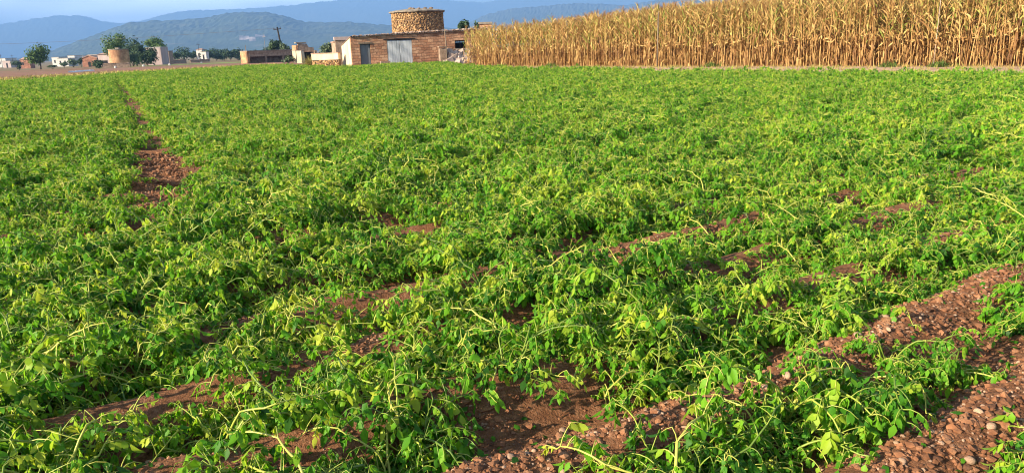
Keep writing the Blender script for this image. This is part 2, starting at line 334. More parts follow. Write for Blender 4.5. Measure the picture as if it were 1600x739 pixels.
def ridge(name, label, D, width, prof, mat, seed, rough):
    az = np.array([p[0] for p in prof], float); el = np.array([p[1] for p in prof], float)
    npx = 520; nd = 56
    pxs = np.linspace(az[0], az[-1], npx); V = []; Fc = []
    rs = np.random.RandomState(seed); W1 = [(rs.uniform(0, 6.28), rs.uniform(0.4, 1.6)) for _ in range(9)]
    for j in range(nd):
        v = j/(nd-1); depth = D-width+2*width*v
        shape = max(0.0, 1-abs(2*v-1))**0.85
        for i, px in enumerate(pxs):
            d = ray(px, hor(px)); d.z = 0; d.normalize()
            yy = float(np.interp(px, az, el)); h = max(0.0, (hor(px)-yy)*D*d.y/F_PX)+EYE
            nn = sum(math.sin(i*0.05*k*(q+1)*0.7+j*0.55*k+p) / (q+1) for q, (p, k) in enumerate(W1))
            fine = rs.uniform(-1, 1)*rough*0.16
            hh = h*shape*(1+0.10*nn*(1-shape))+fine*shape - 4*(1-shape)
            V.append((d.x*depth, d.y*depth, hh-2.2*(1-shape)))
    for j in range(nd-1):
        for i in range(npx-1): q = j*npx+i; Fc.append((q, q+1, q+npx+1, q+npx))
    o = mesh_obj(name, V, Fc, mat, smooth=False); tag(o, label, kind='structure'); return o
MAT_HILL = rough_mat('wooded_slope', [(0.3, (0.022, 0.036, 0.016)), (0.6, (0.05, 0.068, 0.028)), (0.75, (0.11, 0.10, 0.06))], 0.009, 0.95, 0, stretch=(1, 1, 2))
MAT_HILL2 = rough_mat('far_slope', [(0.3, (0.03, 0.042, 0.022)), (0.7, (0.07, 0.08, 0.05))], 0.003, 0.95, 0, stretch=(1, 1, 2))
hills = ridge('hills', 'long wooded blue hill behind the farm with a rounded summit', 4800, 1300, [(-500, 96), (40, 92), (90, 78), (140, 62), (180, 48), (205, 40), (240, 36.5), (290, 34.5), (330, 31), (360, 25), (390, 22.5), (425, 23.5), (455, 30), (480, 37), (510, 38), (545, 36.5), (580, 40), (620, 43), (680, 45), (740, 48), (1000, 40), (1400, 30), (2100, 20)], MAT_HILL, 3, 30)
ridge('mountains', 'faint far mountain range fading into cloud', 12000, 2200, [(-500, 60), (0, 44), (60, 34), (100, 29), (140, 28.5), (165, 36), (190, 40), (230, 36), (270, 26), (300, 21), (370, 19), (430, 16), (500, 9), (560, 4), (640, 3), (720, 6), (760, 9), (790, 3), (830, -4), (960, -7), (1100, -9), (1600, -12), (2100, -14)], MAT_HILL2, 5, 60)
ridge('foothills', 'blue foothill ridge rising behind the maize stand', 6500, 1500, [(690, 60), (730, 40), (760, 26), (800, 17), (850, 13), (900, 9), (980, 12), (1040, 2), (1200, -6), (2100, -20)], MAT_HILL2, 8, 40)
# pale quarry scars: bare rock on the hill's own slope
MAT_QUARRY = rough_mat('quarry_face', [(0.35, (0.07, 0.07, 0.05)), (0.5, (0.24, 0.19, 0.17)), (0.7, (0.36, 0.30, 0.27))], 0.02, 0.9, 0)
hills.data.materials.append(MAT_QUARRY)
for pl in hills.data.polygons:
    v = pl.center-Vector((0, 0, EYE)); dz = v.dot(cF)
    if dz < 10 or pl.center.length > 4750: continue
    px = 800+v.dot(cR)/dz*F_PX; py = 369.5-v.dot(cU)/dz*F_PX
    wb_ = math.sin(px*0.9)*0.8
    if (376 < px < 397 and abs(py-60.5+wb_*0.5) < 3.0) or (397 <= px < 416 and abs(py-56.5-wb_*0.5-(px-406)*0.1) < 2.6): pl.material_index = 1
hz = bpy.data.meshes.new('haze'); mb = MB(); mb.box(-15500, -15500, -9, 15500, 15500, 760)
haze = mb.build('haze', []); tag(haze, 'blue evening haze over the plain', kind='stuff')
hm = bpy.data.materials.new('haze_air'); hm.use_nodes = True; ht = hm.node_tree; ht.nodes.clear()
ho = N(ht, 'ShaderNodeOutputMaterial'); pv = N(ht, 'ShaderNodeVolumePrincipled')
pv.inputs['Color'].default_value = (0.185, 0.37, 0.73, 1); pv.inputs['Density'].default_value = 0.00019; pv.inputs['Anisotropy'].default_value = 0.0
ht.links.new(pv.outputs[0], ho.inputs['Volume']); haze.data.materials.append(hm)

# ------------------------------------------------------------------ the farmhouse
HX, HY = at(549, 72.0); HA = rad(20)
def wx(px):                                            # distance along the front wall at an image column
    v = ray(px, hor(px)); c, s = math.cos(HA), math.sin(HA)
    # (HX + c t, HY + s t) parallel to (v.x, v.y)
    return (v.x*HY - v.y*HX)/(c*v.y - s*v.x)
house = thing('farmhouse', 'low reddish stone farmhouse with a grey door and a wide metal gate door', 'farmhouse', (HX, HY, tz(HX, HY)), HA)
HL = 13.6; HD = 6.0
d0, d1 = wx(562.5), wx(579); g0, g1 = wx(605), wx(644); w0, w1 = wx(711), wx(728)
def htop(x): return 2.72+0.36*x/HL
# front wall with real openings, butted pieces
mb = MB(); T = 0.4
cuts = [(0, 0.0, d0, 0, 9), (1, d0, d1, 2.12, 9), (0, d1, g0, 0, 9), (1, g0, g1, 2.42, 9), (0, g1, w0, 0, 9), (2, w0, w1, 1.42, 2.16), (0, w1, HL, 0, 9)]
for kind, x0, x1, za, zb in cuts:
    if kind == 0: mb.prism([(x0, -0.3), (x1, -0.3), (x1, htop(x1)), (x0, htop(x0))], 0, T)
    elif kind == 1: mb.prism([(x0, za), (x1, za), (x1, htop(x1)), (x0, htop(x0))], 0, T)
    else:
        mb.box(x0, 0, -0.3, x1, T, za); mb.prism([(x0, zb), (x1, zb), (x1, htop(x1)), (x0, htop(x0))], 0, T)
mb.build('front_wall', MAT_ASHLAR, house)
mb = MB(); mb.prism([(T+0.003, -0.3), (HD, -0.3), (HD, 2.0), (T+0.003, 2.68)], 0, 0.35)
V = [(y, x, z) for x, y, z in mb.V]                     # outline runs back along the house: turn xz outline into yz
mesh_obj('end_wall', [(-0.012+v[0], v[1], v[2]) for v in V], [f[::-1] for f in mb.F], MAT_PLASTER, house)
mb = MB(); mb.box(-0.012, -0.012, -0.3, 0.36, -0.001, 2.70); mb.build('corner_plaster', MAT_PLASTER, house) if False else None
mb = MB(); mb.box(0.36, HD-0.3, -0.3, HL, HD, 1.98); mb.box(HL-0.35, T+0.003, -0.3, HL, HD-0.303, 1.9); mb.build('back_wall', MAT_ASHLAR, house)
mb = MB(); mb.box(0.4, 2.2, 0.0, HL-0.4, 2.25, 1.9); mb.build('interior_shade_panel', MAT_DARK, house)  # dark panel added to paint the shade behind the front openings
# roof: rows of barrel tiles running down to the back
mb = MB(); ntile = 58; tw = (HL+0.1)/ntile
for i in range(ntile):
    x = -0.05+(i+0.5)*tw; zj = rng.uniform(-0.02, 0.03); y0 = -0.16+rng.uniform(-0.07, 0.05)
    zf = htop(x)+0.05+zj; k = 5; V = []
    for yy, zz in ((y0, zf), (HD*0.5, (zf+2.02)/2), (HD+0.15, 2.02)):
        for q in range(k): w = math.pi*q/(k-1); V.append((x-tw*0.52*math.cos(w), yy, zz+0.09*math.sin(w)))
        for q in range(k): w = math.pi*(1-q/(k-1)); V.append((x-tw*0.46*math.cos(w), yy, zz+0.072*math.sin(w)-0.004))
    m = 2*k
    Fc = [(a*m+q, a*m+(q+1) % m, (a+1)*m+(q+1) % m, (a+1)*m+q) for a in range(2) for q in range(m)]+[tuple(range(m))[::-1], tuple(range(2*m, 3*m))]
    mb.add(V, Fc, rng.random())
roof = mb.build('roof', MAT_ROOFT, house)
mb = MB(); mb.prism([(0.0, htop(0)+0.002), (HL, htop(HL)+0.002), (HL, htop(HL)+0.05), (0, htop(0)+0.05)], -0.1, T); mb.build('eaves_slab', MAT_GREYROOF, roof)
for i in range(62):
    x = 0.15+(HL-0.3)*(i+rng.uniform(.1, .9))/62; s = rng.uniform(0.05, 0.12)*(1 if x < 4 else 1.45); mb = MB()
    mb.add([(x+v.x*s*1.4, 0.1+v.y*s+rng.uniform(-.05, .05), htop(x)+0.16+v.z*s*0.6) for v in ICO1[0]], ICO1[1], rng.random())
    mb.build('roof_stone', MAT_SLAB if i % 3 else MAT_RUBBLED, roof)
# doors
mb = MB(); mb.box(d0+0.05, 0.16, 0.02, d1-0.05, 0.21, 2.06); door = mb.build('door', MAT_DOOR, house)
mb = MB(); mb.box(d0+0.001, 0.10, 0, d0+0.05, 0.24, 2.119); mb.box(d1-0.05, 0.10, 0, d1-0.001, 0.24, 2.119); mb.box(d0+0.051, 0.10, 2.062, d1-0.051, 0.24, 2.119); mb.build('frame', MAT_WOODD, door)
mb = MB(); mb.box(d0+0.14, 0.12, 1.0, d0+0.17, 0.159, 1.14); mb.build('handle', MAT_WIRE, door)
mb = MB(); mb.box(d0-0.12, -0.06, 2.123, d1+0.12, -0.002, 2.26); mb.build('lintel', MAT_WOOD, house)
mid = (g0+g1)/2
for a, b in ((g0+0.02, mid-0.01), (mid+0.01, g1-0.02)):
    mb = MB(); n = 26; V = []
    for i in range(n+1):
        x = a+(b-a)*i/n; y = 0.02+0.018*math.cos(i*math.pi)
        V += [(x, y, 0.03), (x, y, 2.36), (x, y+0.012, 0.03), (x, y+0.012, 2.36)]
    Fc = []
    for i in range(n):
        q = i*4; Fc += [(q, q+4, q+5, q+1), (q+3, q+7, q+6, q+2), (q+1, q+5, q+7, q+3), (q+2, q+6, q+4, q)]
    Fc += [(0, 1, 3, 2), (4*n+1, 4*n, 4*n+2, 4*n+3)]
    mb.add(V, Fc); lf = mb.build('gate_leaf', MAT_ZINC, house)
    for z in (0.3, 1.2, 2.1): mb = MB(); mb.box(a+0.02, 0.055, z, b-0.02, 0.10, z+0.08); mb.build('rail', MAT_WOODD, lf)
mb = MB(); mb.box(g0-0.3, -0.07, 2.425, g1+0.3, -0.002, 2.52); mb.build('gate_lintel', MAT_WOODD, house)
for xa, xb in ((w0, w0+.05), (w1-.05, w1), ((w0+w1)/2-.03, (w0+w1)/2+.03)):
    mb = MB(); mb.box(xa, 0.12, 1.422, xb, 0.2, 2.158); mb.build('window_bar', MAT_WOODD, house)
mb = MB(); mb.box(w0-0.15, -0.07, 1.34, w1+0.15, -0.002, 1.418); mb.build('window_sill', MAT_GREYROOF, house)
# pinkish parapet and lean-to behind the end wall, its shade put into the grey
X, Y = at(532.5, 80.0); lt = thing('lean_to', 'small lean-to with shadow-grey walls and a pinkish coping behind the farmhouse end wall', 'shed', (X-0.5, Y, tz(X, Y)), HA)
mb = MB(); mb.box(0, 0, -0.3, 2.6, 0.4, 2.62); mb.box(0, 0.401, -0.3, 0.4, 3, 2.4); mb.box(2.2, 0.401, -0.3, 2.6, 3, 2.4); mb.build('wall', MAT_RUBBLED, lt)
mb = MB(); mb.box(-0.08, -0.08, 2.622, 2.7, 0.48, 2.95); mb.build('coping', MAT_PINKW, lt)
mb = MB(); mb.box(-0.08, 0.49, 2.402, 2.7, 3.1, 2.52); mb.build('roof', MAT_ROOFT, lt)

def rubble_wall_mesh(mb, pos, out, count_z, count_x, cw, ch, t0=0.2, t1=1.0):
    # stones laid in rough courses over a surface: pos(u, v) -> point, out(u) -> outward normal and tangent
    for j in range(count_z):
        for i in range(count_x):
            u = (i+0.5*(j % 2)+rng.uniform(-.5, .5))/count_x; v = min(0.99, max(0.01, (j+0.5+rng.uniform(-.45, .45))/count_z))
            p = Vector(pos(u, v)); n, tg = out(u); n = Vector(n); tg = Vector(tg)
            sx = cw*rng.uniform(0.3, 0.75); sz = ch*rng.uniform(0.3, 0.75); sn = 0.11*rng.uniform(0.5, 1.2)
            V = []
            for q in ICO1[0]:
                k = rng.uniform(0.82, 1.1)
                a = [math.copysign(abs(c)**0.6, c)*k for c in q]
                V.append(p+tg*a[0]*sx+n*a[1]*sn+Vector((0, 0, a[2]*sz)))
            mb.add(V, ICO1[1], rng.uniform(t0, t1))
# round tower behind the house
X, Y = at(655, 83.2); TR = 2.62; TH = 5.12; gz = tz(X, Y)
tower = thing('stone_tower', 'round rubble stone tower with a flat overhanging roof behind the farmhouse', 'tower', (X, Y, gz))
mb = MB(); mb.tube([(0, 0, -0.3), (0, 0, TH)], TR, 48); mb.build('core', MAT_MORTAR, tower)
mb = MB()
rubble_wall_mesh(mb, lambda u, v: ((TR+0.01)*math.cos(u*6.2832), (TR+0.01)*math.sin(u*6.2832), 1.6+(TH-1.6)*v), lambda u: ((math.cos(u*6.2832), math.sin(u*6.2832), 0), (-math.sin(u*6.2832), math.cos(u*6.2832), 0)), 22, 84, 0.2, 0.17)
mb.build('wall', MAT_RUBBLE, tower)
mb = MB(); n = 40; V = []; Fc = []
for r, z in ((TR-0.1, TH), (TR+0.27, TH+0.04), (TR+0.30, TH+0.16), (TR-0.3, TH+0.28), (0.9, TH+0.42)):
    for i in range(n): w = i/n*6.2832; rr = r*(1+0.012*math.sin(i*3.7)); V.append((rr*math.cos(w), rr*math.sin(w), z+0.02*math.sin(i*2.3)))
for a in range(4):
    for i in range(n): Fc.append((a*n+i, a*n+(i+1) % n, (a+1)*n+(i+1) % n, (a+1)*n+i))
Fc += [tuple(range(n))[::-1], tuple(range(4*n, 5*n))]
mb.add(V, Fc); troof = mb.build('roof', MAT_GREYROOF, tower)
for (x, y, s) in ((-0.5, -1.5, 0.2), (-0.2, -1.6, 0.14), (1.0, -1.4, 0.16), (1.6, -1.2, 0.17), (0.4, -1.7, 0.12)):
    mb = MB(); mb.add([(x+v.x*s*1.5, y+v.y*s, TH+0.38+v.z*s*0.8) for v in ICO1[0]], ICO1[1], rng.random()*0.5); mb.build('roof_stone', MAT_RUBBLED, troof)

# heap of stone slabs against the wall, post, small things
c, s = math.cos(HA), math.sin(HA)
def hloc(x, y): return HX+c*x-s*y, HY+s*x+c*y
hx0, hx1 = wx(690), wx(729)
for i in range(34):
    q = rng.random(); x = hx0+(hx1-hx0)*q; lay = i % 3
    y = -0.25-0.35*(2-lay)-rng.uniform(0, .15); z = 0.12+0.42*lay*rng.uniform(0.85, 1.1)
    w, h, t = rng.uniform(.2, .42), rng.uniform(.16, .34), rng.uniform(.06, .14)
    mb = MB(); mb.box(-w, -t, -h, w, t, h, rng.random(), 0.04)
    X, Y = hloc(x, y); o = mb.build('stone_slab', MAT_SLAB)
    o.location = (X, Y, tz(X, Y)+z+h*0.5); o.rotation_euler = (rng.uniform(-.7, .1), rng.uniform(-.7, .7), HA+rng.uniform(-.4, .4))
    tag(o, 'rough pale stone slab in the heap piled against the farmhouse wall', 'stone slab', 'stone slabs in the heap by the farmhouse')
X, Y = hloc(wx(688), -0.6); st = thing('stone_pier', 'short grey stone pier at the left end of the slab heap', 'pier', (X, Y, tz(X, Y)), HA)
mb = MB(); mb.box(-0.3, -0.25, -0.2, 0.3, 0.25, 1.5, 0.3, 0.05); mb.build('pier_block', MAT_RUBBLED, st)
mb = MB(); mb.box(-0.38, -0.33, 1.56, 0.38, 0.33, 1.66, 0.3, 0.02); mb.build('cap', MAT_RUBBLED, st)
X, Y = hloc(wx(692), -1.1); mb = MB(); mb.tube([(0, 0, -0.2), (0.02, 0, 1.6), (-0.05, 0, 3.25)], [0.055, 0.05, 0.045], 8)
tag(mb.build('wooden_post', MAT_WOOD, None, True, (X, Y, tz(X, Y))), 'slim wooden post in front of the slab heap at the farmhouse', 'post')
X, Y = hloc(wx(599), -0.35); bk = thing('stone_trough', 'small stone trough standing left of the wide metal gate door', 'trough', (X, Y, tz(X, Y)), HA)
mb = MB(); mb.box(-0.45, -0.22, 0, 0.45, 0.22, 0.12); mb.box(-0.45, -0.22, 0.121, -0.36, 0.22, 0.5); mb.box(0.36, -0.22, 0.121, 0.45, 0.22, 0.5); mb.box(-0.359, -0.22, 0.121, 0.359, -0.14, 0.5); mb.box(-0.359, 0.14, 0.121, 0.359, 0.22, 0.5); mb.build('basin', MAT_RUBBLED, bk)

# white-topped garden wall left of the house
X, Y = at(486.5, 76); WA = rad(-16)
gw = thing('garden_wall', 'low garden wall with whitewashed top over orange stone beside the farmhouse', 'wall', (X, Y, tz(X, Y)), WA)
WLn = 2.85; mb = MB(); mb.box(0, 0, -0.2, WLn, 0.35, 0.78); mb.build('wall_core', MAT_MORTAR, gw)
mb = MB(); rubble_wall_mesh(mb, lambda u, v: (WLn*min(max(u, .03), .97), 0.0, 0.0+0.72*v), lambda u: ((0, -1, 0), (1, 0, 0)), 5, 15, 0.2, 0.16, 0.4, 1); mb.build('stone_face', MAT_RUBBLE, gw)
mb = MB(); mb.box(-0.01, -0.09, 0.784, WLn+0.01, 0.37, 1.36); mb.build('plaster_band', MAT_PLASTER, gw)
mb = MB(); mb.box(-0.05, -0.12, 1.362, WLn+0.05, 0.4, 1.43, 0.5, 0.01); mb.build('coping', MAT_ROOFT, gw)
for q in range(9): pass

# ------------------------------------------------------------------ trees and bushes
def tree(name, label, cat, px, d, ybot, ytopp, pxw, mat, leaf=0.3, n=1500, trunk=True, group=None, blobs=7, seed=0, flat=0.75):
    r = random.Random(seed*77+int(px*10)); X, Y = at(px, d); g = tz(X, Y)
    H = ztop(px, ytopp, d)-g; Rr = pxw*d/F_PX/2; zb = max(0.1, ztop(px, ybot, d)-g)
    root = thing(name, label, cat, (X, Y, g), 0, group)
    mb = MB(); tb = max(0.05, H*0.03); Rr *= 1.22
    ctr = []
    zc = (H+zb)/2; hz_ = (H-zb)/2
    for k in range(blobs):
        a = r.uniform(0, 6.28); q = r.uniform(0.2, 0.62) if k else 0
        z = zc+hz_*r.uniform(-.5, .55)*(1 if k else 0)+ (hz_*0.38 if k == 1 else 0)
        ctr.append((Vector((math.cos(a)*q*Rr, math.sin(a)*q*Rr, z)), r.uniform(0.38, 0.6)))
    if trunk:
        mb.tube([(0, 0, -0.2), (0.03*H, 0, zb*0.6), (0, 0.02*H, zc)], [tb*1.4, tb, tb*0.5], 7)
        for cc, q in ctr[1:]: mb.tube([(0.02*H, 0, zb*0.7), cc*0.55+Vector((0, 0, zb*0.4)), cc], [tb*0.55, tb*0.35, tb*0.12], 5)
        mb.build('trunk', MAT_BARK, root, True)
    else:
        for cc, q in ctr: mb.tube([(0, 0, -0.1), cc*0.5, cc], [tb*0.5, tb*0.35, tb*0.12], 5)
        mb.build('branches', MAT_BARK, root, True)
    V = []; Fc = []; Tt = []
    for k in range(n):
        cc, q = ctr[k % blobs]
        u = Vector((r.gauss(0, 1), r.gauss(0, 1), r.gauss(0, 1))).normalized()
        rr = r.random()**0.45*(1+0.18*math.sin(u.x*7+k % blobs)+0.15*math.sin(u.z*9+u.y*6))
        p = cc+Vector((u.x*q*Rr*rr, u.y*q*Rr*rr, u.z*q*hz_*1.35*rr))
        if p.z < 0.03: continue
        nn = (u+Vector((r.uniform(-.8, .8), r.uniform(-.8, .8), r.uniform(-.4, .9)))).normalized()
        a = nn.orthogonal().normalized(); b = nn.cross(a); w = r.uniform(0, 6.28)
        a, b = a*math.cos(w)+b*math.sin(w), b*math.cos(w)-a*math.sin(w)
        l = leaf*r.uniform(0.5, 1.2); bi = len(V)
        V += [p-a*l, p-b*l*0.55+nn*l*.12, p+a*l, p+b*l*0.55-nn*l*.1]; Fc.append((bi, bi+1, bi+2, bi+3)); t = min(1, max(0, 0.25+0.2*((k % blobs)/blobs)+r.uniform(0, .5))); Tt += [t]*4
    mesh_obj('crown' if trunk else 'foliage', V, Fc, mat, root, Tt)
    return root
tree('broadleaf_tree', 'lone rounded green tree at the far left edge of the brown field', 'tree', 61, 220, 99, 77, 37, MAT_TREE, 0.32, 2600, seed=1, blobs=9)
tree('broadleaf_tree', 'tall bright green tree rising behind the round brick tower', 'tree', 183, 215, 92, 60, 36, MAT_TREE, 0.3, 2600, seed=2, blobs=8)
tree('evergreen_tree', 'dark green dense tree right of the round brick tower', 'tree', 211, 203, 101, 67, 30, MAT_TREED, 0.28, 2600, seed=3, blobs=8)
tree('evergreen_tree', 'dark low spreading tree against the narrow pale house', 'tree', 228, 198, 101, 72, 28, MAT_TREED, 0.28, 2200, seed=4, blobs=8)
tree('bush', 'light green rounded bush in front of the dark trees', 'bush', 207, 194, 99, 81, 16, MAT_OLIVE, 0.25, 900, False, seed=5)
tree('broadleaf_tree', 'green tree standing behind the narrow pale house', 'tree', 250, 250, 84, 61, 37, MAT_TREE, 0.32, 2400, seed=6, blobs=8)
tree('bush', 'dark round bush at the end of the low wall by the round brick tower', 'bush', 152, 168, 106, 95, 16, MAT_TREED, 0.22, 900, False, seed=7)
tree('bush', 'grey green bush beside the far left white buildings', 'bush', 25, 300, 103, 94, 13, MAT_OLIVE, 0.35, 600, False, seed=8)
tree('bush', 'tiny dark bush on the plain left of the lone tree', 'bush', 28, 215, 107, 102, 6, MAT_TREED, 0.2, 250, False, seed=9)
tree('bush', 'flat dark bush at the foot of the lone tree', 'bush', 80, 200, 105, 101, 12, MAT_TREED, 0.2, 400, False, seed=10)
tree('bush', 'dark upright bush left of the red gabled brick house', 'bush', 125, 255, 101, 91, 6, MAT_TREED, 0.3, 350, False, seed=11)
tree('bush', 'grey green scrub in front of the white houses', 'bush', 113, 290, 101, 93, 16, MAT_OLIVE, 0.35, 600, False, seed=12)
tree('bush', 'low bush between the white house and the red gabled house', 'bush', 99, 270, 103, 98, 14, MAT_OLIVE, 0.3, 400, False, seed=20)
rowpx = [(272, 82, 15), (287, 78, 24), (300, 82, 14), (326, 82, 16), (337, 80, 18), (349, 81, 15), (359, 80, 14), (369, 80.5, 16), (380, 80, 15), (392, 79.5, 16), (404, 79, 15), (416, 78, 15)]
for k, (px, yt, wd) in enumerate(rowpx):
    tree('hedge_tree', 'dark low tree in the far row across the plain behind the fields', 'tree', px, 340+(k % 3)*12, 93, yt, wd*1.45, MAT_TREED, 0.45, 800, True, 'trees in the far row', seed=30+k, blobs=5)
tree('bush', 'bushy tree on the open shed roofline below the dark utility pole', 'bush', 432, 168, 84, 66, 22, MAT_TREED, 0.26, 1300, False, seed=13)
tree('bush', 'grey green bush right of the dark pole behind the open shed', 'bush', 447, 166, 84, 69.5, 18, MAT_OLIVE, 0.24, 1000, False, seed=14)
tree('bush', 'dry grey brush in front of the open shed', 'bush', 449, 128, 97, 88.5, 19, MAT_OLIVE, 0.16, 500, False, seed=15)
tree('olive_tree', 'grey green olive tree behind the garden wall, left of its pair', 'tree', 506, 96, 88, 70, 20, MAT_OLIVE, 0.16, 1200, seed=16)
tree('olive_tree', 'grey green olive tree behind the garden wall, next to the lean-to', 'tree', 521, 94, 88, 67, 20, MAT_OLIVE, 0.16, 1300, seed=17)
tree('evergreen_tree', 'small dark round tree showing above the farmhouse roof at right', 'tree', 726, 112, 54, 36, 17, MAT_TREED, 0.2, 1300, seed=18)
tree('evergreen_tree', 'tiny dark treetop peeking above the stone chimney block', 'tree', 747, 118, 56, 38.5, 8, MAT_TREED, 0.2, 500, seed=19)

# ------------------------------------------------------------------ village and small buildings
def small_house(name, label, cat, px0, px1, yt, d, wall, roofm=None, gable=False, depth=None, ang=0.0, openings=(), roof_h=0.0, group=None):
    X0, Y0 = at(px0, d); X1, Y1 = at(px1, d); w = math.hypot(X1-X0, Y1-Y0); g = min(tz(X0, Y0), tz(X1, Y1)); H = ztop((px0+px1)/2, yt, d)-g
    dep = depth or w*0.8; root = thing(name, label, cat, (X0, Y0, g), ang, group)
    mb = MB(); hh = H-roof_h
    if gable: mb.prism([(0, -0.4), (w, -0.4), (w, hh), (w/2, H-0.05), (0, hh)], 0, dep)
    else: mb.box(0, 0, -0.4, w, dep, hh)
    wl = mb.build('wall', wall, root)
    mb = MB(); ov = 0.25
    if gable:
        th = 0.18
        mb.prism([(-ov, hh-ov*(H-hh)/(w/2)+0.003), (w/2, H-0.047), (w/2, H+th), (-ov, hh-ov*(H-hh)/(w/2)+th)], -ov, dep+ov)
        mb.prism([(w/2+0.002, H-0.047), (w+ov, hh-ov*(H-hh)/(w/2)+0.003), (w+ov, hh-ov*(H-hh)/(w/2)+th), (w/2+0.002, H+th)], -ov, dep+ov)
    elif roof_h > 0.3:
        V = [(-ov, -ov, hh+0.003), (w+ov, -ov, hh+0.003), (w+ov, dep+ov, hh+0.003), (-ov, dep+ov, hh+0.003), (w*0.2, dep/2, H), (w*0.8, dep/2, H)]
        mb.add(V, [(0, 1, 5, 4), (1, 2, 5), (2, 3, 4, 5), (3, 0, 4), (3, 2, 1, 0)])
    else: mb.box(-0.1, -0.1, hh+0.003, w+0.1, dep+0.1, hh+0.2)
    mb.build('roof', roofm or MAT_GREYROOF, root)
    for kind, u0, u1, v0, v1 in openings:  # openings are dark panels, the shade inside put into their colour
        mb = MB()
        if kind == 'arch':
            pts = [(u0*w, v0*hh), (u1*w, v0*hh)]+[((u0+u1)/2*w+math.cos(q)*(u1-u0)/2*w, v1*hh*0.7+math.sin(q)*(u1-u0)/2*w) for q in np.linspace(0, math.pi, 9)]
            mb.prism(pts, -0.04, 0.02); mb.build('door', MAT_DARK, root)
        else:
            mb.box(u0*w, -0.03, v0*hh, u1*w, 0.02, v1*hh); o = mb.build('door' if kind == 'door' else 'window', MAT_DARK, root)
            mb = MB(); mb.box(u0*w-0.1, -0.06, v1*hh+0.002, u1*w+0.1, -0.001, v1*hh+0.15); mb.build('lintel', MAT_GREYROOF, o)
    return root
small_house('white_house', 'white flat-roofed building at the far left edge', 'house', -12, 9, 92.5, 520, MAT_WHITEW, openings=[('window', .5, .6, .4, .7), ('window', .75, .85, .4, .7)], depth=12)
small_house('warehouse', 'long low pale grey shed beside the far left white building', 'shed', 4, 16, 96, 480, MAT_PINKW, MAT_GREYROOF, depth=10, openings=[('door', .4, .6, 0, .7)])
small_house('brick_house', 'pinkish brick house half hidden by the lone tree', 'house', 31, 46, 90.5, 330, MAT_REDBRICK, MAT_ROOFT, roof_h=0.9, openings=[('window', .2, .35, .4, .7)])
small_house('white_house', 'white two-part house right of the lone tree', 'house', 81, 92, 90.5, 430, MAT_WHITEW, openings=[('window', .3, .5, .4, .7)], depth=9)
small_house('white_house', 'lower white house with two windows right of the lone tree', 'house', 90, 106, 92, 400, MAT_WHITEW, openings=[('window', .15, .3, .4, .7), ('window', .6, .75, .4, .7)], depth=9)
small_house('white_house', 'distant white house above the scrub, left of the red gabled house', 'house', 106, 117, 88, 620, MAT_WHITEW, openings=[('window', .3, .5, .5, .75)], depth=12)
small_house('white_house', 'distant long white house just left above the red gable', 'house', 115, 130, 87.5, 660, MAT_WHITEW, openings=[('window', .2, .3, .5, .75), ('window', .6, .7, .5, .75)], depth=12)
small_house('white_house', 'distant white house peeking over the red gabled roof', 'house', 138, 152, 86.3, 640, MAT_WHITEW, openings=[('window', .3, .5, .6, .8)], depth=12)
small_house('gabled_house', 'red brick gabled house with an arched doorway', 'house', 127.5, 151, 87.7, 262, MAT_REDBRICK, MAT_ROOFT, True, 6, openings=[('arch', .38, .58, 0, .62)], roof_h=0.9)
small_house('pink_house', 'pinkish house with a dark opening left of the round brick tower', 'house', 153, 172, 83, 232, MAT_PINKW, MAT_ROOFT, False, 6, openings=[('door', .25, .75, .05, .5)], roof_h=0.6)
small_house('pale_house', 'narrow tall pale house behind the dark trees', 'house', 229, 251, 75.5, 226, MAT_PINKW, MAT_WHITEW, False, 7, 0.12, openings=[('window', .55, .68, .5, .72)], roof_h=0.15)
small_house('ruin', 'small grey ruined building right of the narrow pale house', 'ruin', 252, 264, 81.5, 240, MAT_RUBBLED, MAT_GREYROOF, False, 3, openings=[('door', .35, .65, 0, .6)])
small_house('white_house', 'small white house standing among the far tree row', 'house', 307, 316, 77.2, 352, MAT_WHITEW, MAT_ROOFT, False, 5, openings=[('window', .3, .55, .4, .7)], roof_h=0.6)
small_house('white_shed', 'low white shed in front of the far tree row', 'shed', 314, 322, 82, 320, MAT_WHITEW, MAT_GREYROOF, False, 3, openings=[('door', .3, .6, 0, .7)])
small_house('chimney_block', 'weathered stone block rising behind the left end of the maize', 'stone block', 750, 769, 41, 80, MAT_ASHLAR, MAT_GREYROOF, False, 1.2, openings=[('window', .4, .6, .6, .72)])
def low_wall(label, px0, d0_, px1, d1_, hgt, mat, thick=0.4):
    X0, Y0 = at(px0, d0_); X1, Y1 = at(px1, d1_); L = math.hypot(X1-X0, Y1-Y0); a = math.atan2(Y1-Y0, X1-X0)
    mb = MB(); n = max(4, int(L/1.2)); zs = [hgt*(1+rng.uniform(-.1, .08)) for _ in range(n+1)]
    o = thing('stone_wall', label, 'wall', (X0, Y0, min(tz(X0, Y0), tz(X1, Y1))), a)
    mb.prism([(0, -0.3), (L, -0.3)]+[(L*i/n, zs[i]) for i in range(n, -1, -1)], 0, thick); mb.build('wall_body', mat, o)
    mb = MB()
    for i in range(n*2):
        x = L*(i+0.5)/(n*2); zz = np.interp(x, [L*k/n for k in range(n+1)], zs); mb.box(x-L/n/4.3, -0.06, zz-0.04, x+L/n/4.3, thick+0.06, zz+rng.uniform(0.1, .2), rng.random(), 0.02)
    mb.build('coping', MAT_RUBBLED, o)
    return o
low_wall('low dark stone wall running from the round bush to the round brick tower', 157, 184, 201, 186, 0.85, MAT_RUBBLED)
low_wall('low pale dry stone wall in front of the far tree row', 264, 262, 290, 270, 1.1, MAT_RUBBLED)
low_wall('broken pale stone wall below the small white house', 296, 300, 326, 305, 0.9, MAT_RUBBLED)
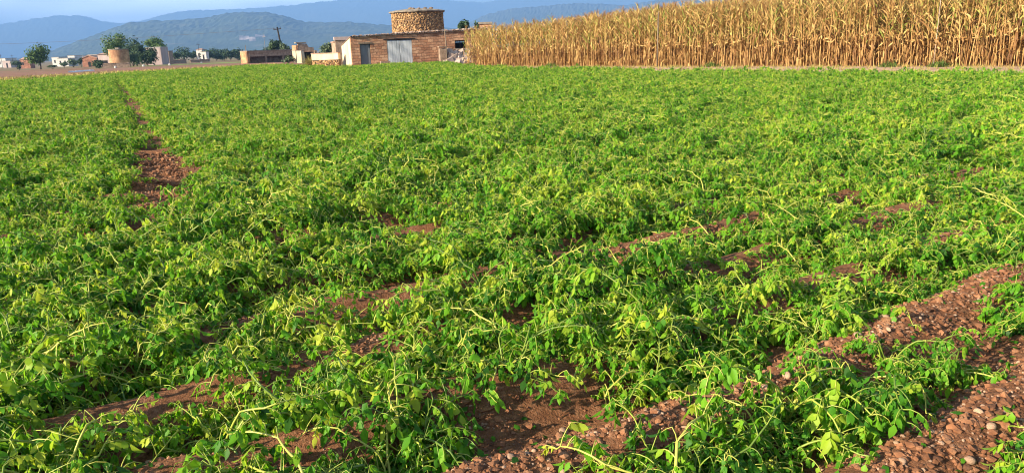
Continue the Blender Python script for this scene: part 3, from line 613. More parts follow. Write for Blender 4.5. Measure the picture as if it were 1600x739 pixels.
# round brick tower
X, Y = at(186.5, 190); g = tz(X, Y); r0 = 14.0*190/F_PX; h0 = ztop(186, 79.3, 190)-g
bt = thing('brick_tower', 'squat round orange brick tower in front of green trees', 'tower', (X, Y, g))
mb = MB(); mb.tube([(0, 0, -0.4), (0, 0, h0*0.5), (0, 0, h0)], [r0*1.02, r0, r0*0.98], 36); mb.build('wall', MAT_BRICK, bt)
mb = MB(); mb.tube([(0, 0, h0+0.003), (0, 0, h0+0.2)], [r0*1.03, r0*1.03], 36); cp = mb.build('coping', MAT_GREYROOF, bt)
mb = MB(); mb.box(-0.5, -0.4, h0+0.203, 0.3, 0.4, h0+0.5); mb.build('vent', MAT_GREYROOF, cp)
# open-fronted dark shed
X, Y = at(385.5, 150); SA = rad(42); g = tz(X, Y)
sh = thing('open_shed', 'long low open-fronted stone shed with a dark interior and a lit end wall', 'shed', (X, Y, g), SA)
SL = 10.4; SD = 3.0; hs = ztop(390, 81, 150)-g
mb = MB(); mb.box(0, 0, -0.3, 0.5, SD, hs); mb.build('end_wall', MAT_BRICK, sh)
mb = MB(); mb.box(0.501, SD-0.4, -0.3, SL-0.5, SD, hs-0.1); mb.box(SL-0.499, 0, -0.3, SL, SD, hs); mb.build('back_wall', MAT_RUBBLED, sh)
mb = MB(); mb.box(0.501, 0.0, hs*0.55, SL-0.5, 0.3, hs-0.003); mb.build('front_beam', MAT_RUBBLED, sh)
mb = MB(); mb.box(0.0, -0.15, hs+0.001, SL, SD+0.15, hs+0.14); mb.build('roof', MAT_GREYROOF, sh)
for x in (3.8, 7.4):
    mb = MB(); mb.box(x-0.12, 0.02, -0.2, x+0.12, 0.26, hs*0.55-0.002); mb.build('pillar', MAT_RUBBLED, sh)
X, Y = at(384.5, 148); mb = MB(); mb.tube([(0, 0, -0.2), (0, 0, 3.4)], 0.06, 6); tag(mb.build('thin_pole', MAT_WOOD, None, True, (X, Y, tz(X, Y))), 'thin pole at the lit left end of the open shed', 'pole')
# ruined hut with pillars
X, Y = at(463, 134); g = tz(X, Y); RA = rad(28)
rh = thing('ruined_hut', 'ruined stone hut with stepped broken walls between shed and garden wall', 'ruin', (X, Y, g), RA)
hh = ztop(475, 69, 134)-g
mb = MB(); rubW = 3.0
mb.prism([(0.35, -0.3), (rubW, -0.3), (rubW, hh*0.76), (rubW*0.72, hh*0.78), (rubW*0.62, hh*0.97), (0.35, hh)], 0, 0.45); mb.build('front_wall', MAT_RUBBLED, rh)
mb = MB(); mb.box(0, 0, -0.3, 0.349, 3, hh*0.9, 0.5, 0.02); mb.build('side_wall', MAT_BRICK, rh)
mb = MB(); mb.box(0.0, -0.1, hh*1.0, rubW*0.6, 1.0, hh*1.06); mb.build('roof_slab', MAT_GREYROOF, rh)
mb = MB(); mb.box(rubW, -0.4, -0.3, rubW+0.4, 0.2, hh*0.6, .5, .03); mb.build('buttress', MAT_RUBBLED, rh)
for px, d, yt, wd, lab in ((459, 128, 80, 0.6, 'pale stone gate pillar right of the open shed, the smaller one'), (466.5, 118, 80.5, 0.85, 'pale stone gate pillar in front of the ruined hut, the larger one')):
    X, Y = at(px, d); g = tz(X, Y); o = thing('gate_pillar', lab, 'pillar', (X, Y, g), rad(-20))
    h = ztop(px, yt, d)-g; mb = MB(); mb.box(-wd/2, 0, -0.2, wd/2, wd*0.9, h, .5, .02); mb.build('shaft', MAT_PLASTER, o)
    mb = MB(); mb.box(-wd/2-.06, -.06, h+0.03, wd/2+.06, wd*0.9+.06, h+.14, .5, .01); mb.build('cap', MAT_GREYROOF, o)
X, Y = at(475.5, 122); g = tz(X, Y); o = thing('stone_shelter', 'small stone shelter with a dark doorway beside the larger gate pillar', 'shelter', (X-0.3, Y, g), rad(22))
hh = ztop(475, 81.5, 122)-g; mb = MB(); mb.box(0, 0, -.2, .25, 2, hh); mb.box(1.35, 0, -.2, 1.6, 2, hh); mb.box(.251, 1.7, -.2, 1.349, 2, hh); mb.build('wall', MAT_RUBBLED, o)
mb = MB(); mb.box(-.1, -.15, hh+.002, 1.7, 2.1, hh+.16); mb.build('roof', MAT_ROOFT, o)
mb = MB(); mb.box(.251, 1.2, -.1, 1.349, 1.25, hh-.01); mb.build('doorway_shade_panel', MAT_DARK, o)  # dark sheet painting the shade inside the doorway
# poles and cable
X, Y = at(442.5, 175); g = tz(X, Y); hp = ztop(440, 46, 175)-g
up = thing('utility_pole', 'dark leaning wooden utility pole behind the bushes', 'utility pole', (X, Y, g)); up.rotation_euler = (0, rad(-6), 0)
mb = MB(); mb.tube([(0, 0, -0.3), (0, 0, hp)], [0.24, 0.17], 8); mb.build('pole_shaft', MAT_WOODD, up, True)
mb = MB(); mb.box(-0.85, -0.28, hp-0.55, 0.85, -0.18, hp-0.38); mb.build('crossarm', MAT_WOODD, up)
for x in (-0.7, 0, 0.7):
    mb = MB(); mb.tube([(x, -0.23, hp-0.38), (x, -0.23, hp-0.05)], [0.07, 0.1], 6); mb.build('insulator', MAT_WOODD, up)
X2, Y2 = at(-260, 215); mb = MB(); pts = []
for i in range(25):
    q = i/24; pts.append((X-0.6+(X2-X)*q, Y+(Y2-Y)*q, g+hp-0.3+(0.6)*q-1.1*math.sin(q*math.pi)))
mb.tube(pts, 0.035, 4); tag(mb.build('power_cable', MAT_WIRE), 'thin dark overhead cable crossing in front of the hills from the utility pole', 'cable')
for px, d, yt, lab in ((311.5, 342, 69, 'small dark mast above the white house in the tree row'), (2.5, 500, 86, 'dark lattice mast above the far left white building'), (20, 520, 87, 'second dark mast right of the far left white building'), (415, 300, 57, 'pale slim mast between the quarry hill and the open shed')):
    X, Y = at(px, d); g = tz(X, Y); h = ztop(px, yt, d)-g; o = thing('mast', lab, 'mast', (X, Y, g)); w = 0.05+d*0.0002
    mb = MB(); mb.tube([(0, 0, -.3), (0, 0, h)], [w, w*0.6], 6); mb.build('mast_shaft', MAT_GREYROOF if px == 415 else MAT_WOODD, o)
    mb = MB(); mb.box(-w*6, -w/2, h*0.9, w*6, w/2, h*0.9+w*1.2); mb.build('crossarm', MAT_WOODD if px != 415 else MAT_GREYROOF, o)
for px, d, yt, r_, lab, m in ((1027, 0, 24, 0.045, 'weathered wooden stake leaning at the front of the maize', MAT_WOOD), (1464, 0, -6, 0.014, 'thin pale metal pole standing at the front of the maize at right', MAT_SLAB)):
    X, Y = at(px, 40); v = Vector((X, Y)).normalized()
    t_ = (CORN0[0]*CN[0]+CORN0[1]*CN[1]-0.35)/(v.x*CN[0]+v.y*CN[1]); X, Y = v.x*t_, v.y*t_
    h = ztop(px, yt, Y); mb = MB(); mb.tube([(0, 0, -.2), (0.03, 0, h*0.5), (0.05, 0, h)], [r_, r_*0.9, r_*0.8], 7)
    tag(mb.build('stake', m, None, True, (X, Y, tz(X, Y))), lab, 'stake')
# pale stones and plastic strip in the brown field
for px, py, lab in ((222, 103, 'white boundary stone in the brown field before the dark trees'), (263, 101, 'white boundary stone in the brown field before the grey ruin'), (313, 97.3, 'pale boundary stone in the brown field below the small white house'), (178, 106, 'low pale stone at the foot of the round brick tower')):
    d = 2.05*F_PX/(py-hor(px)); X, Y = at(px, d); s = 0.24; mb = MB()
    mb.add([(v.x*s*rng.uniform(.9, 1.1), v.y*s, v.z*s*1.3+s*0.7) for v in ICO2[0]], ICO2[1], 0.9)
    tag(mb.build('boundary_stone', MAT_WHITEW, None, False, (X, Y, tz(X, Y))), lab, 'stone')
a, b = at(105, 108), at(142, 120); mb = MB(); V = []; n = 24
for i in range(n+1):
    q = i/n; x = a[0]+(b[0]-a[0])*q; y = a[1]+(b[1]-a[1])*q; z = tz(x, y)
    V += [(x, y-.5, z+.05), (x, y-.2, z+.22+.05*math.sin(i*2.1)), (x, y+.3, z+.2+.04*math.sin(i*1.3)), (x, y+.6, z+.05)]
Fc = [(4*i+k, 4*i+4+k, 4*i+5+k, 4*i+1+k) for i in range(n) for k in range(3)]+[(4*i+3, 4*i+7, 4*i+4, 4*i) for i in range(n)]+[(0, 1, 2, 3), (4*n+3, 4*n+2, 4*n+1, 4*n)]
mb.add(V, Fc); tag(mb.build('plastic_sheet', MAT_PLASTIC), 'long strip of white plastic sheeting lying in the brown field', 'plastic sheet')

# ------------------------------------------------------------------ plant models
def leaflet(mb, base, d, side, L, Wd, curl, tint, r):
    d = d.normalized(); n = side.cross(d)
    if n.length < 1e-4: n = Vector((0, 0, 1))
    n.normalize(); s = d.cross(n).normalized(); p = Vector(base); rows = []
    fold = r.uniform(-0.15, 0.5)
    for q, wd in ((0.0, 0.0), (0.28, 1.0), (0.64, 0.72), (1.0, 0.0)):
        rows.append((p.copy(), wd, n.copy()))
        d = (d+n*(-curl*0.4)+Vector((0, 0, -0.12))).normalized(); n = (s.cross(d)*-1 if s.cross(d).dot(n) < 0 else s.cross(d)).normalized(); p = p+d*L*0.34
    V = [rows[0][0]]
    for pp, wd, nn in rows[1:3]:
        V += [pp-s*Wd*wd*0.5+nn*fold*Wd*0.5, pp, pp+s*Wd*wd*0.5+nn*fold*Wd*0.5]
    V.append(rows[3][0])
    mb.add(V, [(0, 2, 1), (0, 3, 2), (1, 2, 5, 4), (2, 3, 6, 5), (4, 5, 7), (5, 6, 7)], tint)
def potato(seed, spread=1.0):
    r = random.Random(seed); st = MB(); fo = MB()
    nst = r.randint(9, 13); lean = r.uniform(0, 6.28); up = r.uniform(0.8, 1.1)
    for k in range(nst):
        az = k/nst*6.28+r.uniform(-.5, .5); el = rad(r.uniform(26, 80))*up; el = min(el, 1.45); L = r.uniform(0.38, 0.78)*spread
        p = Vector((r.uniform(-.05, .05), r.uniform(-.05, .05), -0.03)); P = [p.copy()]; n = 11; kink = r.randint(2, 6); kink2 = r.randint(6, 12); D = []
        bend = r.uniform(0.05, 0.19); tcol = r.uniform(0.05, 1.0)**1.25
        for i in range(n):
            az += r.uniform(-.28, .28)
            el -= bend*(0.5+i/n)
            if i == kink or i == kink2: el -= r.uniform(0.2, 1.1); az += r.uniform(-.7, .7)
            elif r.random() < 0.12: el += r.uniform(.1, .5)
            el = max(el, -1.0)
            d = Vector((math.cos(az)*math.cos(el), math.sin(az)*math.cos(el), math.sin(el)))
            p = p+d*L/n
            if p.z < 0.03: p.z = 0.03+r.uniform(0, .02); el = max(el, r.uniform(-.05, .25))
            P.append(p.copy()); D.append(d)
        r0 = r.uniform(0.0045, 0.0088)
        st.tube(P, [r0*(1-0.55*i/n) for i in range(n+1)], 5, tcol, False)
        for i in range(1, n+1):
            if r.random() < 0.12 and i < 4: continue
            for rep in range(2 if (i == n or r.random() < 0.5) else 1):
                base = P[i]; laz = az+r.choice((-1, 1))*r.uniform(0.5, 1.7)+r.uniform(-.4, .4)
                bunch = r.random() < 0.45; lel = r.uniform(0.3, 1.35) if bunch else r.uniform(-0.3, 0.7); kp = r.randint(1, 2); PL = r.uniform(0.07, 0.17)*(0.75 if i == n else 1); q = base.copy(); Q = [q.copy()]; dd = None
                for j in range(4):
                    dd = Vector((math.cos(laz)*math.cos(lel), math.sin(laz)*math.cos(lel), math.sin(lel))); q = q+dd*PL/4
                    if q.z < 0.015: q.z = 0.015
                    Q.append(q.copy()); lel -= (r.uniform(1.2, 2.2) if j == kp else r.uniform(0, .3)) if bunch else r.uniform(0.25, 0.55); lel = max(lel, -1.5)
                st.tube(Q, [0.0036, 0.0031, 0.0026, 0.002, 0.0014], 3, min(1, max(0, 0.3+tcol*0.5+r.uniform(-.2, .3))), False)
                tl = min(1, max(0, r.gauss(0.46, 0.22)+0.12*(i/n))) if r.random() > 0.05 else r.uniform(.85, 1)
                s0 = Vector((-math.sin(laz), math.cos(laz), 0)); LL = r.uniform(0.032, 0.062)*(0.75 if i == n else 1)
                for j in ((3, 4, 4) if bunch else (1, 2, 3)):
                    for sg in (-1, 1):
                        dv = (s0*sg*r.uniform(.4, 1.0)+dd*0.5+Vector((0, 0, -r.uniform(0.4, 1.9))))
                        leaflet(fo, Q[j], dv, s0.cross(dv) if False else dd, LL*r.uniform(.6, 1)*(1.25 if bunch else 1), LL*r.uniform(.36, .7), r.uniform(-.9, 1.9) if bunch else r.uniform(-.3, 1.2), min(1, max(0, tl+r.uniform(-.1, .1))), r)
                leaflet(fo, Q[4], dd+Vector((0, 0, -r.uniform(0.1, 0.9))), s0, LL*1.4, LL*r.uniform(.55, .8), r.uniform(-.2, 1.2), tl, r)
    return st, fo
NV = 10
PST = []; PFO = []
for k in range(NV):
    a, b = potato(100+k, rng.uniform(0.85, 1.1)); PST.append(a); PFO.append(b)
def corn(seed):
    r = random.Random(seed); st = MB(); fo = MB(); ta = MB(); ea = MB(); H = r.uniform(2.75, 3.15)
    la = r.uniform(0, 6.28); lz = r.uniform(0, 0.06)
    P = [Vector((math.cos(la)*lz*z*z/H, math.sin(la)*lz*z*z/H, z)) for z in np.linspace(-0.05, H, 8)]
    st.tube(P, [0.017, 0.017, 0.015, 0.013, 0.011, 0.009, 0.007, 0.005], 5, r.uniform(.2, .9), False)
    n = r.randint(15, 19); a0 = r.uniform(0, 3.14)
    for i in range(n):
        f = (i+0.6)/n; z = 0.15+f*(H-0.35); base = Vector((math.cos(la)*lz*z*z/H, math.sin(la)*lz*z*z/H, z))
        az = a0+(i % 2)*math.pi+r.uniform(-.6, .6); L = r.uniform(0.5, 0.85)*(1-0.4*abs(f-0.45)); wd = r.uniform(0.04, 0.08)
        dry = r.random() > (f-0.2)/0.5
        el = rad(r.uniform(48, 82)) if not dry else rad(r.uniform(-50, 60)); bend = r.uniform(0.05, 0.24) if not dry else r.uniform(0.5, 1.1)
        t = r.uniform(0.05, 0.6) if dry else min(1, r.gauss(0.66, 0.17))
        if f > 0.35 and r.random() < 0.10: t = r.uniform(0.9, 1)
        p = base.copy(); V = []; ns = 6; tw = r.uniform(-.35, .35); ang = r.uniform(-.4, .4)
        for j in range(ns+1):
            q = j/ns; d = Vector((math.cos(az)*math.cos(el), math.sin(az)*math.cos(el), math.sin(el)))
            s = Vector((-math.sin(az), math.cos(az), 0)); nn = d.cross(s); s2 = s*math.cos(ang)+nn*math.sin(ang)
            w = wd*(0.6+0.9*q if q < 0.35 else 0.915*(1-(q-0.35)/0.65)**0.7+0.02)
            V += [p-s2*w/2+nn*w*0.15, p, p+s2*w/2+nn*w*0.15]
            p = p+d*L/ns; el = max(el-bend*(0.6+q), -1.5); az += r.uniform(-.1, .1); ang += tw
        fo.add(V, [(3*j+k, 3*j+k+1, 3*j+k+4, 3*j+k+3) for j in range(ns) for k in (0, 1)], t)
    top = P[-1]
    for i in range(9):
        az = r.uniform(0, 6.28); el = rad(r.uniform(45, 85)) if i else 1.5; L = r.uniform(.18, .34); p = top.copy()-Vector((0, 0, r.uniform(0, .1))); Q = [p.copy()]
        for j in range(4): p = p+Vector((math.cos(az)*math.cos(el), math.sin(az)*math.cos(el), math.sin(el)))*L/4; el -= 0.16; Q.append(p.copy())
        ta.tube(Q, [.006, .007, .006, .005, .002], 3, r.uniform(.3, .8), False)
    z = r.uniform(0.75, 1.6); az = r.uniform(0, 6.28); el = rad(r.uniform(-80, 30)); d = Vector((math.cos(az)*math.cos(el), math.sin(az)*math.cos(el), math.sin(el)))
    b = Vector((math.cos(la)*lz*z*z/H, math.sin(la)*lz*z*z/H, z)); ea.tube([b, b+d*.05, b+d*.12, b+d*.2, b+d*.26], [.012, .028, .034, .025, .006], 7, r.random(), True)
    return st, fo, ta, ea
CV_ = [corn(500+k) for k in range(10)]

def proto_meshes(prefix, sets):
    out = []
    for st in sets:
        row = []
        for (mb, nm, mat, sm) in st:
            me = bpy.data.meshes.new(nm); me.from_pydata([tuple(v) for v in mb.V], [], mb.F); me.materials.append(mat)
            a = me.attributes.new('tint', 'FLOAT', 'POINT'); a.data.foreach_set('value', np.asarray(mb.T, np.float32))
            if sm: me.polygons.foreach_set('use_smooth', [True]*len(me.polygons))
            me.update(); row.append((nm, me))
        out.append(row)
    return out
POT = proto_meshes('potato', [[(a, 'stems', MAT_STEM, True), (b, 'foliage', MAT_LEAF, True)] for a, b in zip(PST, PFO)])
CRN = proto_meshes('corn', [[(a, 'stalk', MAT_CSTALK, True), (b, 'foliage', MAT_CLEAF, True), (c_, 'tassel', MAT_CLEAF, True), (e, 'ear', MAT_HUSK, True)] for a, b, c_, e in CV_])

def individuals(name, cat, rows, meshes):      # rows: (x, y, z, rz, scale, variant, label, group)
    first = {}
    for (x, y, z, rz, sc, v, lab, grp) in rows:
        t = thing(name, lab, cat, (x, y, z), rz, grp); t.scale = (sc, sc, sc*pr.uniform(.93, 1.07)); t.rotation_euler = (pr.gauss(0, .05 if pr.random() < .93 else .3), pr.gauss(0, .05 if pr.random() < .93 else .3), rz)
        for nm, me in meshes[v]:
            if (v, nm) not in first:
                o = bpy.data.objects.new(nm, me); first[(v, nm)] = o
            else: o = first[(v, nm)].copy()
            COL.objects.link(o); o.parent = t
    return first
def mass(name, label, cat, pts, first, meshes, tilt=0.12):
    # the rest of the stand as one object: points carrying instances of the same plant models
    me = bpy.data.meshes.new(name); n = len(pts); me.vertices.add(n)
    me.vertices.foreach_set('co', np.array([p[:3] for p in pts], np.float32).ravel())
    rs = np.random.RandomState(5)
    rot = np.stack([rs.uniform(-tilt, tilt, n), rs.uniform(-tilt, tilt, n), np.array([p[3] for p in pts])], -1)
    a = me.attributes.new('turn', 'FLOAT_VECTOR', 'POINT'); a.data.foreach_set('vector', rot.astype(np.float32).ravel())
    a = me.attributes.new('size', 'FLOAT', 'POINT'); a.data.foreach_set('value', np.array([p[4] for p in pts], np.float32))
    a = me.attributes.new('pick', 'INT', 'POINT'); a.data.foreach_set('value', np.array([p[5] for p in pts], np.int32))
    o = bpy.data.objects.new(name, me); COL.objects.link(o); tag(o, label, cat, kind='stuff')
    g = bpy.data.node_groups.new(name+'_plants', 'GeometryNodeTree')
    g.interface.new_socket('Geometry', in_out='INPUT', socket_type='NodeSocketGeometry'); g.interface.new_socket('Geometry', in_out='OUTPUT', socket_type='NodeSocketGeometry')
    gi = g.nodes.new('NodeGroupInput'); go = g.nodes.new('NodeGroupOutput'); iop = g.nodes.new('GeometryNodeInstanceOnPoints'); g2i = g.nodes.new('GeometryNodeGeometryToInstance')
    for v in range(len(meshes)):
        j = g.nodes.new('GeometryNodeJoinGeometry')
        for nm, _m in meshes[v]:
            oi = g.nodes.new('GeometryNodeObjectInfo'); oi.transform_space = 'ORIGINAL'; oi.inputs['Object'].default_value = first[(v, nm)]
            g.links.new(oi.outputs['Geometry'], j.inputs[0])
        g.links.new(j.outputs[0], g2i.inputs[0])
    def na(nm, ty):
        q = g.nodes.new('GeometryNodeInputNamedAttribute'); q.data_type = ty; q.inputs['Name'].default_value = nm
        return [s_ for s_ in q.outputs if s_.name == 'Attribute' and s_.enabled][0]
    er = g.nodes.new('FunctionNodeEulerToRotation'); g.links.new(na('turn', 'FLOAT_VECTOR'), er.inputs[0]); g.links.new(er.outputs[0], iop.inputs['Rotation'])
    g.links.new(na('size', 'FLOAT'), iop.inputs['Scale']); g.links.new(na('pick', 'INT'), iop.inputs['Instance Index']); iop.inputs['Pick Instance'].default_value = True
    g.links.new(gi.outputs[0], iop.inputs['Points']); g.links.new(g2i.outputs[0], iop.inputs['Instance']); g.links.new(iop.outputs[0], go.inputs[0])
    md = o.modifiers.new('plants', 'NODES'); md.node_group = g
    return o

# ------------------------------------------------------------------ bare places in the field
BARE = []                                             # (x, y, rx along row, ry across)
def bare_px(px, py, a, b, z=0.05): x, y = ground_hit(px, py, z); BARE.append((x, y, a*0.74, b*0.58))
for q in [(1110, 330, .32, .30), (1100, 362, .5, .2), (1010, 388, .45, .22), (930, 404, .4, .2), (1178, 342, .4, .2), (1405, 342, .55, .25), (1470, 372, .4, .2), (1421, 204, .5, .5), (1312, 168, .9, .6),
          (1272, 244, .4, .4), (1120, 192, .6, .6), (1178, 192, .6, .5), (905, 208, .5, .6), (880, 215, .5, .5), (1090, 258, .5, .4), (870, 380, .4, .2), (855, 262, .5, .5), (645, 428, .4, .25), (480, 466, .35, .2), (375, 495, .4, .22),
          (300, 510, .4, .2), (60, 478, .4, .25), (580, 505, .3, .25), (600, 525, .35, .2), (560, 580, .3, .16), (440, 605, .3, .15), (740, 640, .2, .18), (785, 515, .24, .18), (215, 710, .34, .26), (1530, 348, .4, .25), (1590, 345, .5, .2),
          (450, 382, .5, .25), (570, 358, .6, .2), (60, 632, .4, .14), (440, 262, .6, .5), (1310, 312, .5, .3), (1190, 420, .3, .2), (700, 318, .6, .3), (1560, 580, .5, .25), (420, 735, .3, .16), (185, 365, .5, .3), (20, 285, .6, .4), (1372, 284, .4, .3), (1508, 296, .4, .3), (640, 380, .4, .2), (1450, 275, .5, .3)]:
    bare_px(*q)
TRK = [ground_hit(px, py, 0.03) for px, py in ((262, 350), (262, 310), (250, 270), (240, 245), (228, 205), (212, 170), (200, 150), (190, 138), (185, 128))]
TRW = [0.24, 0.46, 0.46, 0.36, 0.27, 0.36, 0.40, 0.38, 0.25]
def track_d(x, y):
    best = 9
    for (a, b), (w0_, w1_) in zip(zip(TRK, TRK[1:]), zip(TRW, TRW[1:])):
        ax, ay = a; bx, by = b; vx, vy = bx-ax, by-ay; t = max(0, min(1, ((x-ax)*vx+(y-ay)*vy)/(vx*vx+vy*vy)))
        d = math.hypot(x-ax-vx*t, y-ay-vy*t)-(w0_+(w1_-w0_)*t)
        best = min(best, d)
    return best
tw_a = ground_hit(190, 302, 0.03); tw_b = ground_hit(250, 318, 0.03)
def e_n(x, y): return x*E_ROW[0]+y*E_ROW[1], x*N_ROW[0]+y*N_ROW[1]
def bareness(x, y):                                   # <= 0 inside a bare place (metres outside otherwise, roughly)
    e, n = e_n(x, y); best = track_d(x, y)
    if 1.2 < e < 6.6:                                 # the long bare ridge at lower right
        w = 0.20+0.05*math.sin(e*3.1)-max(0, (e-5.3))*0.25
        best = min(best, abs(n-2.30)-w)
    if 2.5 < e < 6: best = min(best, abs(n-1.46)-0.19)
    for (bx, by, ra, rb) in BARE:
        be, bn = e_n(bx, by); u = math.hypot((e-be)/ra, (n-bn)/rb)
        if u < 3: best = min(best, (u-1)*min(ra, rb))
    t = max(0, min(1, ((x-tw_a[0])*(tw_b[0]-tw_a[0])+(y-tw_a[1])*(tw_b[1]-tw_a[1]))/((tw_b[0]-tw_a[0])**2+(tw_b[1]-tw_a[1])**2)))
    best = min(best, math.hypot(x-tw_a[0]-t*(tw_b[0]-tw_a[0]), y-tw_a[1]-t*(tw_b[1]-tw_a[1]))-0.16)
    return best
# the crop's outline
k4 = (EYE-0.4)/EYE
EDGE_L = [(-60.0, 44.0), (-39.3, 61), (-35.5, 75), (-30, 92), (-24, 87), (-15.6, 70.0)]
h0_ = hloc(0, -1.6); h1_ = hloc(9.0, -2.2)
POLY = EDGE_L+[h0_, h1_, (-2.6, 55), (7.2, 37.9), (12.9, 29.4), (18.0, 23.7), (27.6, 14.2), (14, 0.8), (-14, 0.8)]
def inside(x, y, P=POLY):
    r = False; n = len(P)
    for i in range(n):
        (x0, y0), (x1, y1) = P[i], P[(i+1) % n]
        if (y0 > y) != (y1 > y) and x < (x1-x0)*(y-y0)/(y1-y0)+x0: r = not r
    return r
def in_view(x, y, m=1.15):
    return y > 1.4 and abs(x) < y*0.672*m+1.2
cand = []
pr = random.Random(21)
for kk in range(-12, 300):
    k = kk//2
    nrow = 1.52+0.4+0.8*k if kk % 2 == 0 else 1.52+0.8*k
    if kk % 2 and (nrow < 2.9 or nrow > 24): continue
    e = -80.0
    while e < 75:
        step = (0.185 if nrow < 9 else 0.25)*(2.5 if kk % 2 else 1)
        e += step*pr.uniform(0.75, 1.25)
        far = max(0.0, min(1, (math.hypot(e, nrow)-6)/8))
        n_ = nrow+pr.gauss(0, 0.15)+far*pr.uniform(-.32, .32)
        x = e*E_ROW[0]+n_*N_ROW[0]; y = e*E_ROW[1]+n_*N_ROW[1]
        if not in_view(x, y) or not inside(x, y) or y < 2.3: continue
        bd = bareness(x, y)
        if bd < (0.13 if kk % 2 else 0.01)+0.04*pr.random(): continue
        sc = pr.uniform(0.78, 1.12)*(0.86 if kk % 2 else 1)
        if bd < 0.22: sc *= 0.85
        wv = float(wob(x, y, 0.9))+0.6*float(wob(x+31, y-17, 2.6))
        sc *= 1.0+0.13*max(-1.6, min(1.5, wv))
        if pr.random() < 0.02+(0.03 if y < 9 else 0.16)*max(0, -wv-0.5): continue
        cand.append((x, y, sc))
vis = sorted([q for q in cand if q[1] > 1.9 and abs(q[0]) < q[1]*0.70+0.35], key=lambda q: math.hypot(q[0], q[1]))
near = set(id(q) for q in vis[:300])
def lab_pot(x, y):
    e, n = e_n(x, y)
    if abs(n-2.3) < 0.75 and 1.2 < e < 6.6: return 'wilted potato plant with collapsed yellow stems beside the long bare stony ridge', 'potato plants beside the bare ridge'
    if x < -0.6: return 'wilted leafy potato plant with drooping stems at lower left of the field', 'potato plants at lower left'
    return 'wilted leafy potato plant with drooping stems in the near middle of the field', 'potato plants in the near middle'
rows = []; restp = []
for q in cand:
    x, y, sc = q; z = tz(x, y)-0.01; rz = pr.uniform(0, 6.283); v = pr.randrange(NV)
    if id(q) in near: rows.append((x, y, z, rz, sc, v, *lab_pot(x, y)))
    else: restp.append((x, y, z, rz, sc*(1.0 if y < 30 else 1.08), v))
# every variant must occur among the individuals, since the mass reuses their parts
for v in range(NV): rows[v] = rows[v][:5]+(v,)+rows[v][6:]
first = individuals('potato_plant', 'potato plant', rows, POT)
mass('potato_field', 'dense green potato crop covering the field back to the farmhouse', 'potato crop', restp, first, POT)

# ------------------------------------------------------------------ maize stand
cc = []
for rix in range(36):
    s_ = 0.2+rix*0.72
    t_ = 0.95 + (1.3*max(0, rix-2) if rix < 12 else 13)
    while t_ < CL+16:
        t_ += 0.135*pr.uniform(.7, 1.3)
        x, y = CORN0+CD*t_+CN*(s_+pr.gauss(0, .07))
        if y < 5 or abs(x) > y*0.80+5: continue
        cc.append((x, y, rix, t_))
cvis = sorted([q for q in cc if q[2] <= 1 and abs(q[0]) < q[1]*0.675], key=lambda q: (q[2], q[1]))[:300]
cid = set(id(q) for q in cvis); rows = []; restp = []
for q in cc:
    x, y, rix, t_ = q; z = tz(x, y); rz = pr.uniform(0, 6.283); v = pr.randrange(len(CRN)); sc = pr.uniform(0.92, 1.08)*(0.9+0.22*min(1, max(0, t_/22)))
    if id(q) in cid: rows.append((x, y, z, rz, sc, v, 'tall dried golden maize plant in the front rows of the stand', 'maize plants along the front'))
    else: restp.append((x, y, z, rz, sc, v))
for v in range(len(CRN)): rows[v] = rows[v][:5]+(v,)+rows[v][6:]
firstc = individuals('maize_plant', 'maize plant', rows, CRN)
mass('maize_stand', 'deep stand of dry golden maize behind its front rows', 'maize', restp, firstc, CRN, 0.05)
print('potatoes', len(cand), 'maize', len(cc))

# ------------------------------------------------------------------ weeds, dry clump, stones
def weed(name, label, cat, X, Y, n, h, mat, group=None, lo=0.1, hi=1.0, spread=0.25, w=0.02):
    mb = MB(); r = random.Random(int(X*131+Y*17))
    for i in range(n):
        az = r.uniform(0, 6.28); el = rad(r.uniform(45, 88)); p = Vector((r.gauss(0, spread*.6), r.gauss(0, spread*.6), -.02)); L = h*r.uniform(.5, 1.1); V = []
        s_ = Vector((-math.sin(az), math.cos(az), 0)); ww = w*r.uniform(.6, 1.3)
        for j in range(5):
            q = j/4; V += [p-s_*ww*(1-q*.9), p+s_*ww*(1-q*.9)]; p = p+Vector((math.cos(az)*math.cos(el), math.sin(az)*math.cos(el), math.sin(el)))*L/4; el -= r.uniform(.05, .35)
        mb.add(V, [(2*j, 2*j+1, 2*j+3, 2*j+2) for j in range(4)], r.uniform(lo, hi))
    o = mb.build(name, mat, None, False, (X, Y, tz(X, Y))); tag(o, label, cat, group); return o
X, Y = at(480, 77); weed('dry_clump', 'tall dry straw clump at the left end of the garden wall', 'dry clump', X, Y, 260, 1.5, MAT_DRYGRASS, None, 0, 1, .38, .025)
for px, lab in ((860, 'dark green weed tuft at the foot of the maize near its left end'), (1475, 'green weed clump at the foot of the maize by the thin pale pole'), (1395, 'small green weed at the foot of the maize, left of the thin pale pole'), (1110, 'green weed tuft at the foot of the maize in its middle')):
    Xa, Ya = at(px, 40); v = Vector((Xa, Ya)).normalized(); t_ = (CORN0[0]*CN[0]+CORN0[1]*CN[1]-0.5)/(v.x*CN[0]+v.y*CN[1])
    weed('weed', lab, 'weed', v.x*t_, v.y*t_, 110, 0.42, MAT_TREE, None, .3, 1, .4, .03)
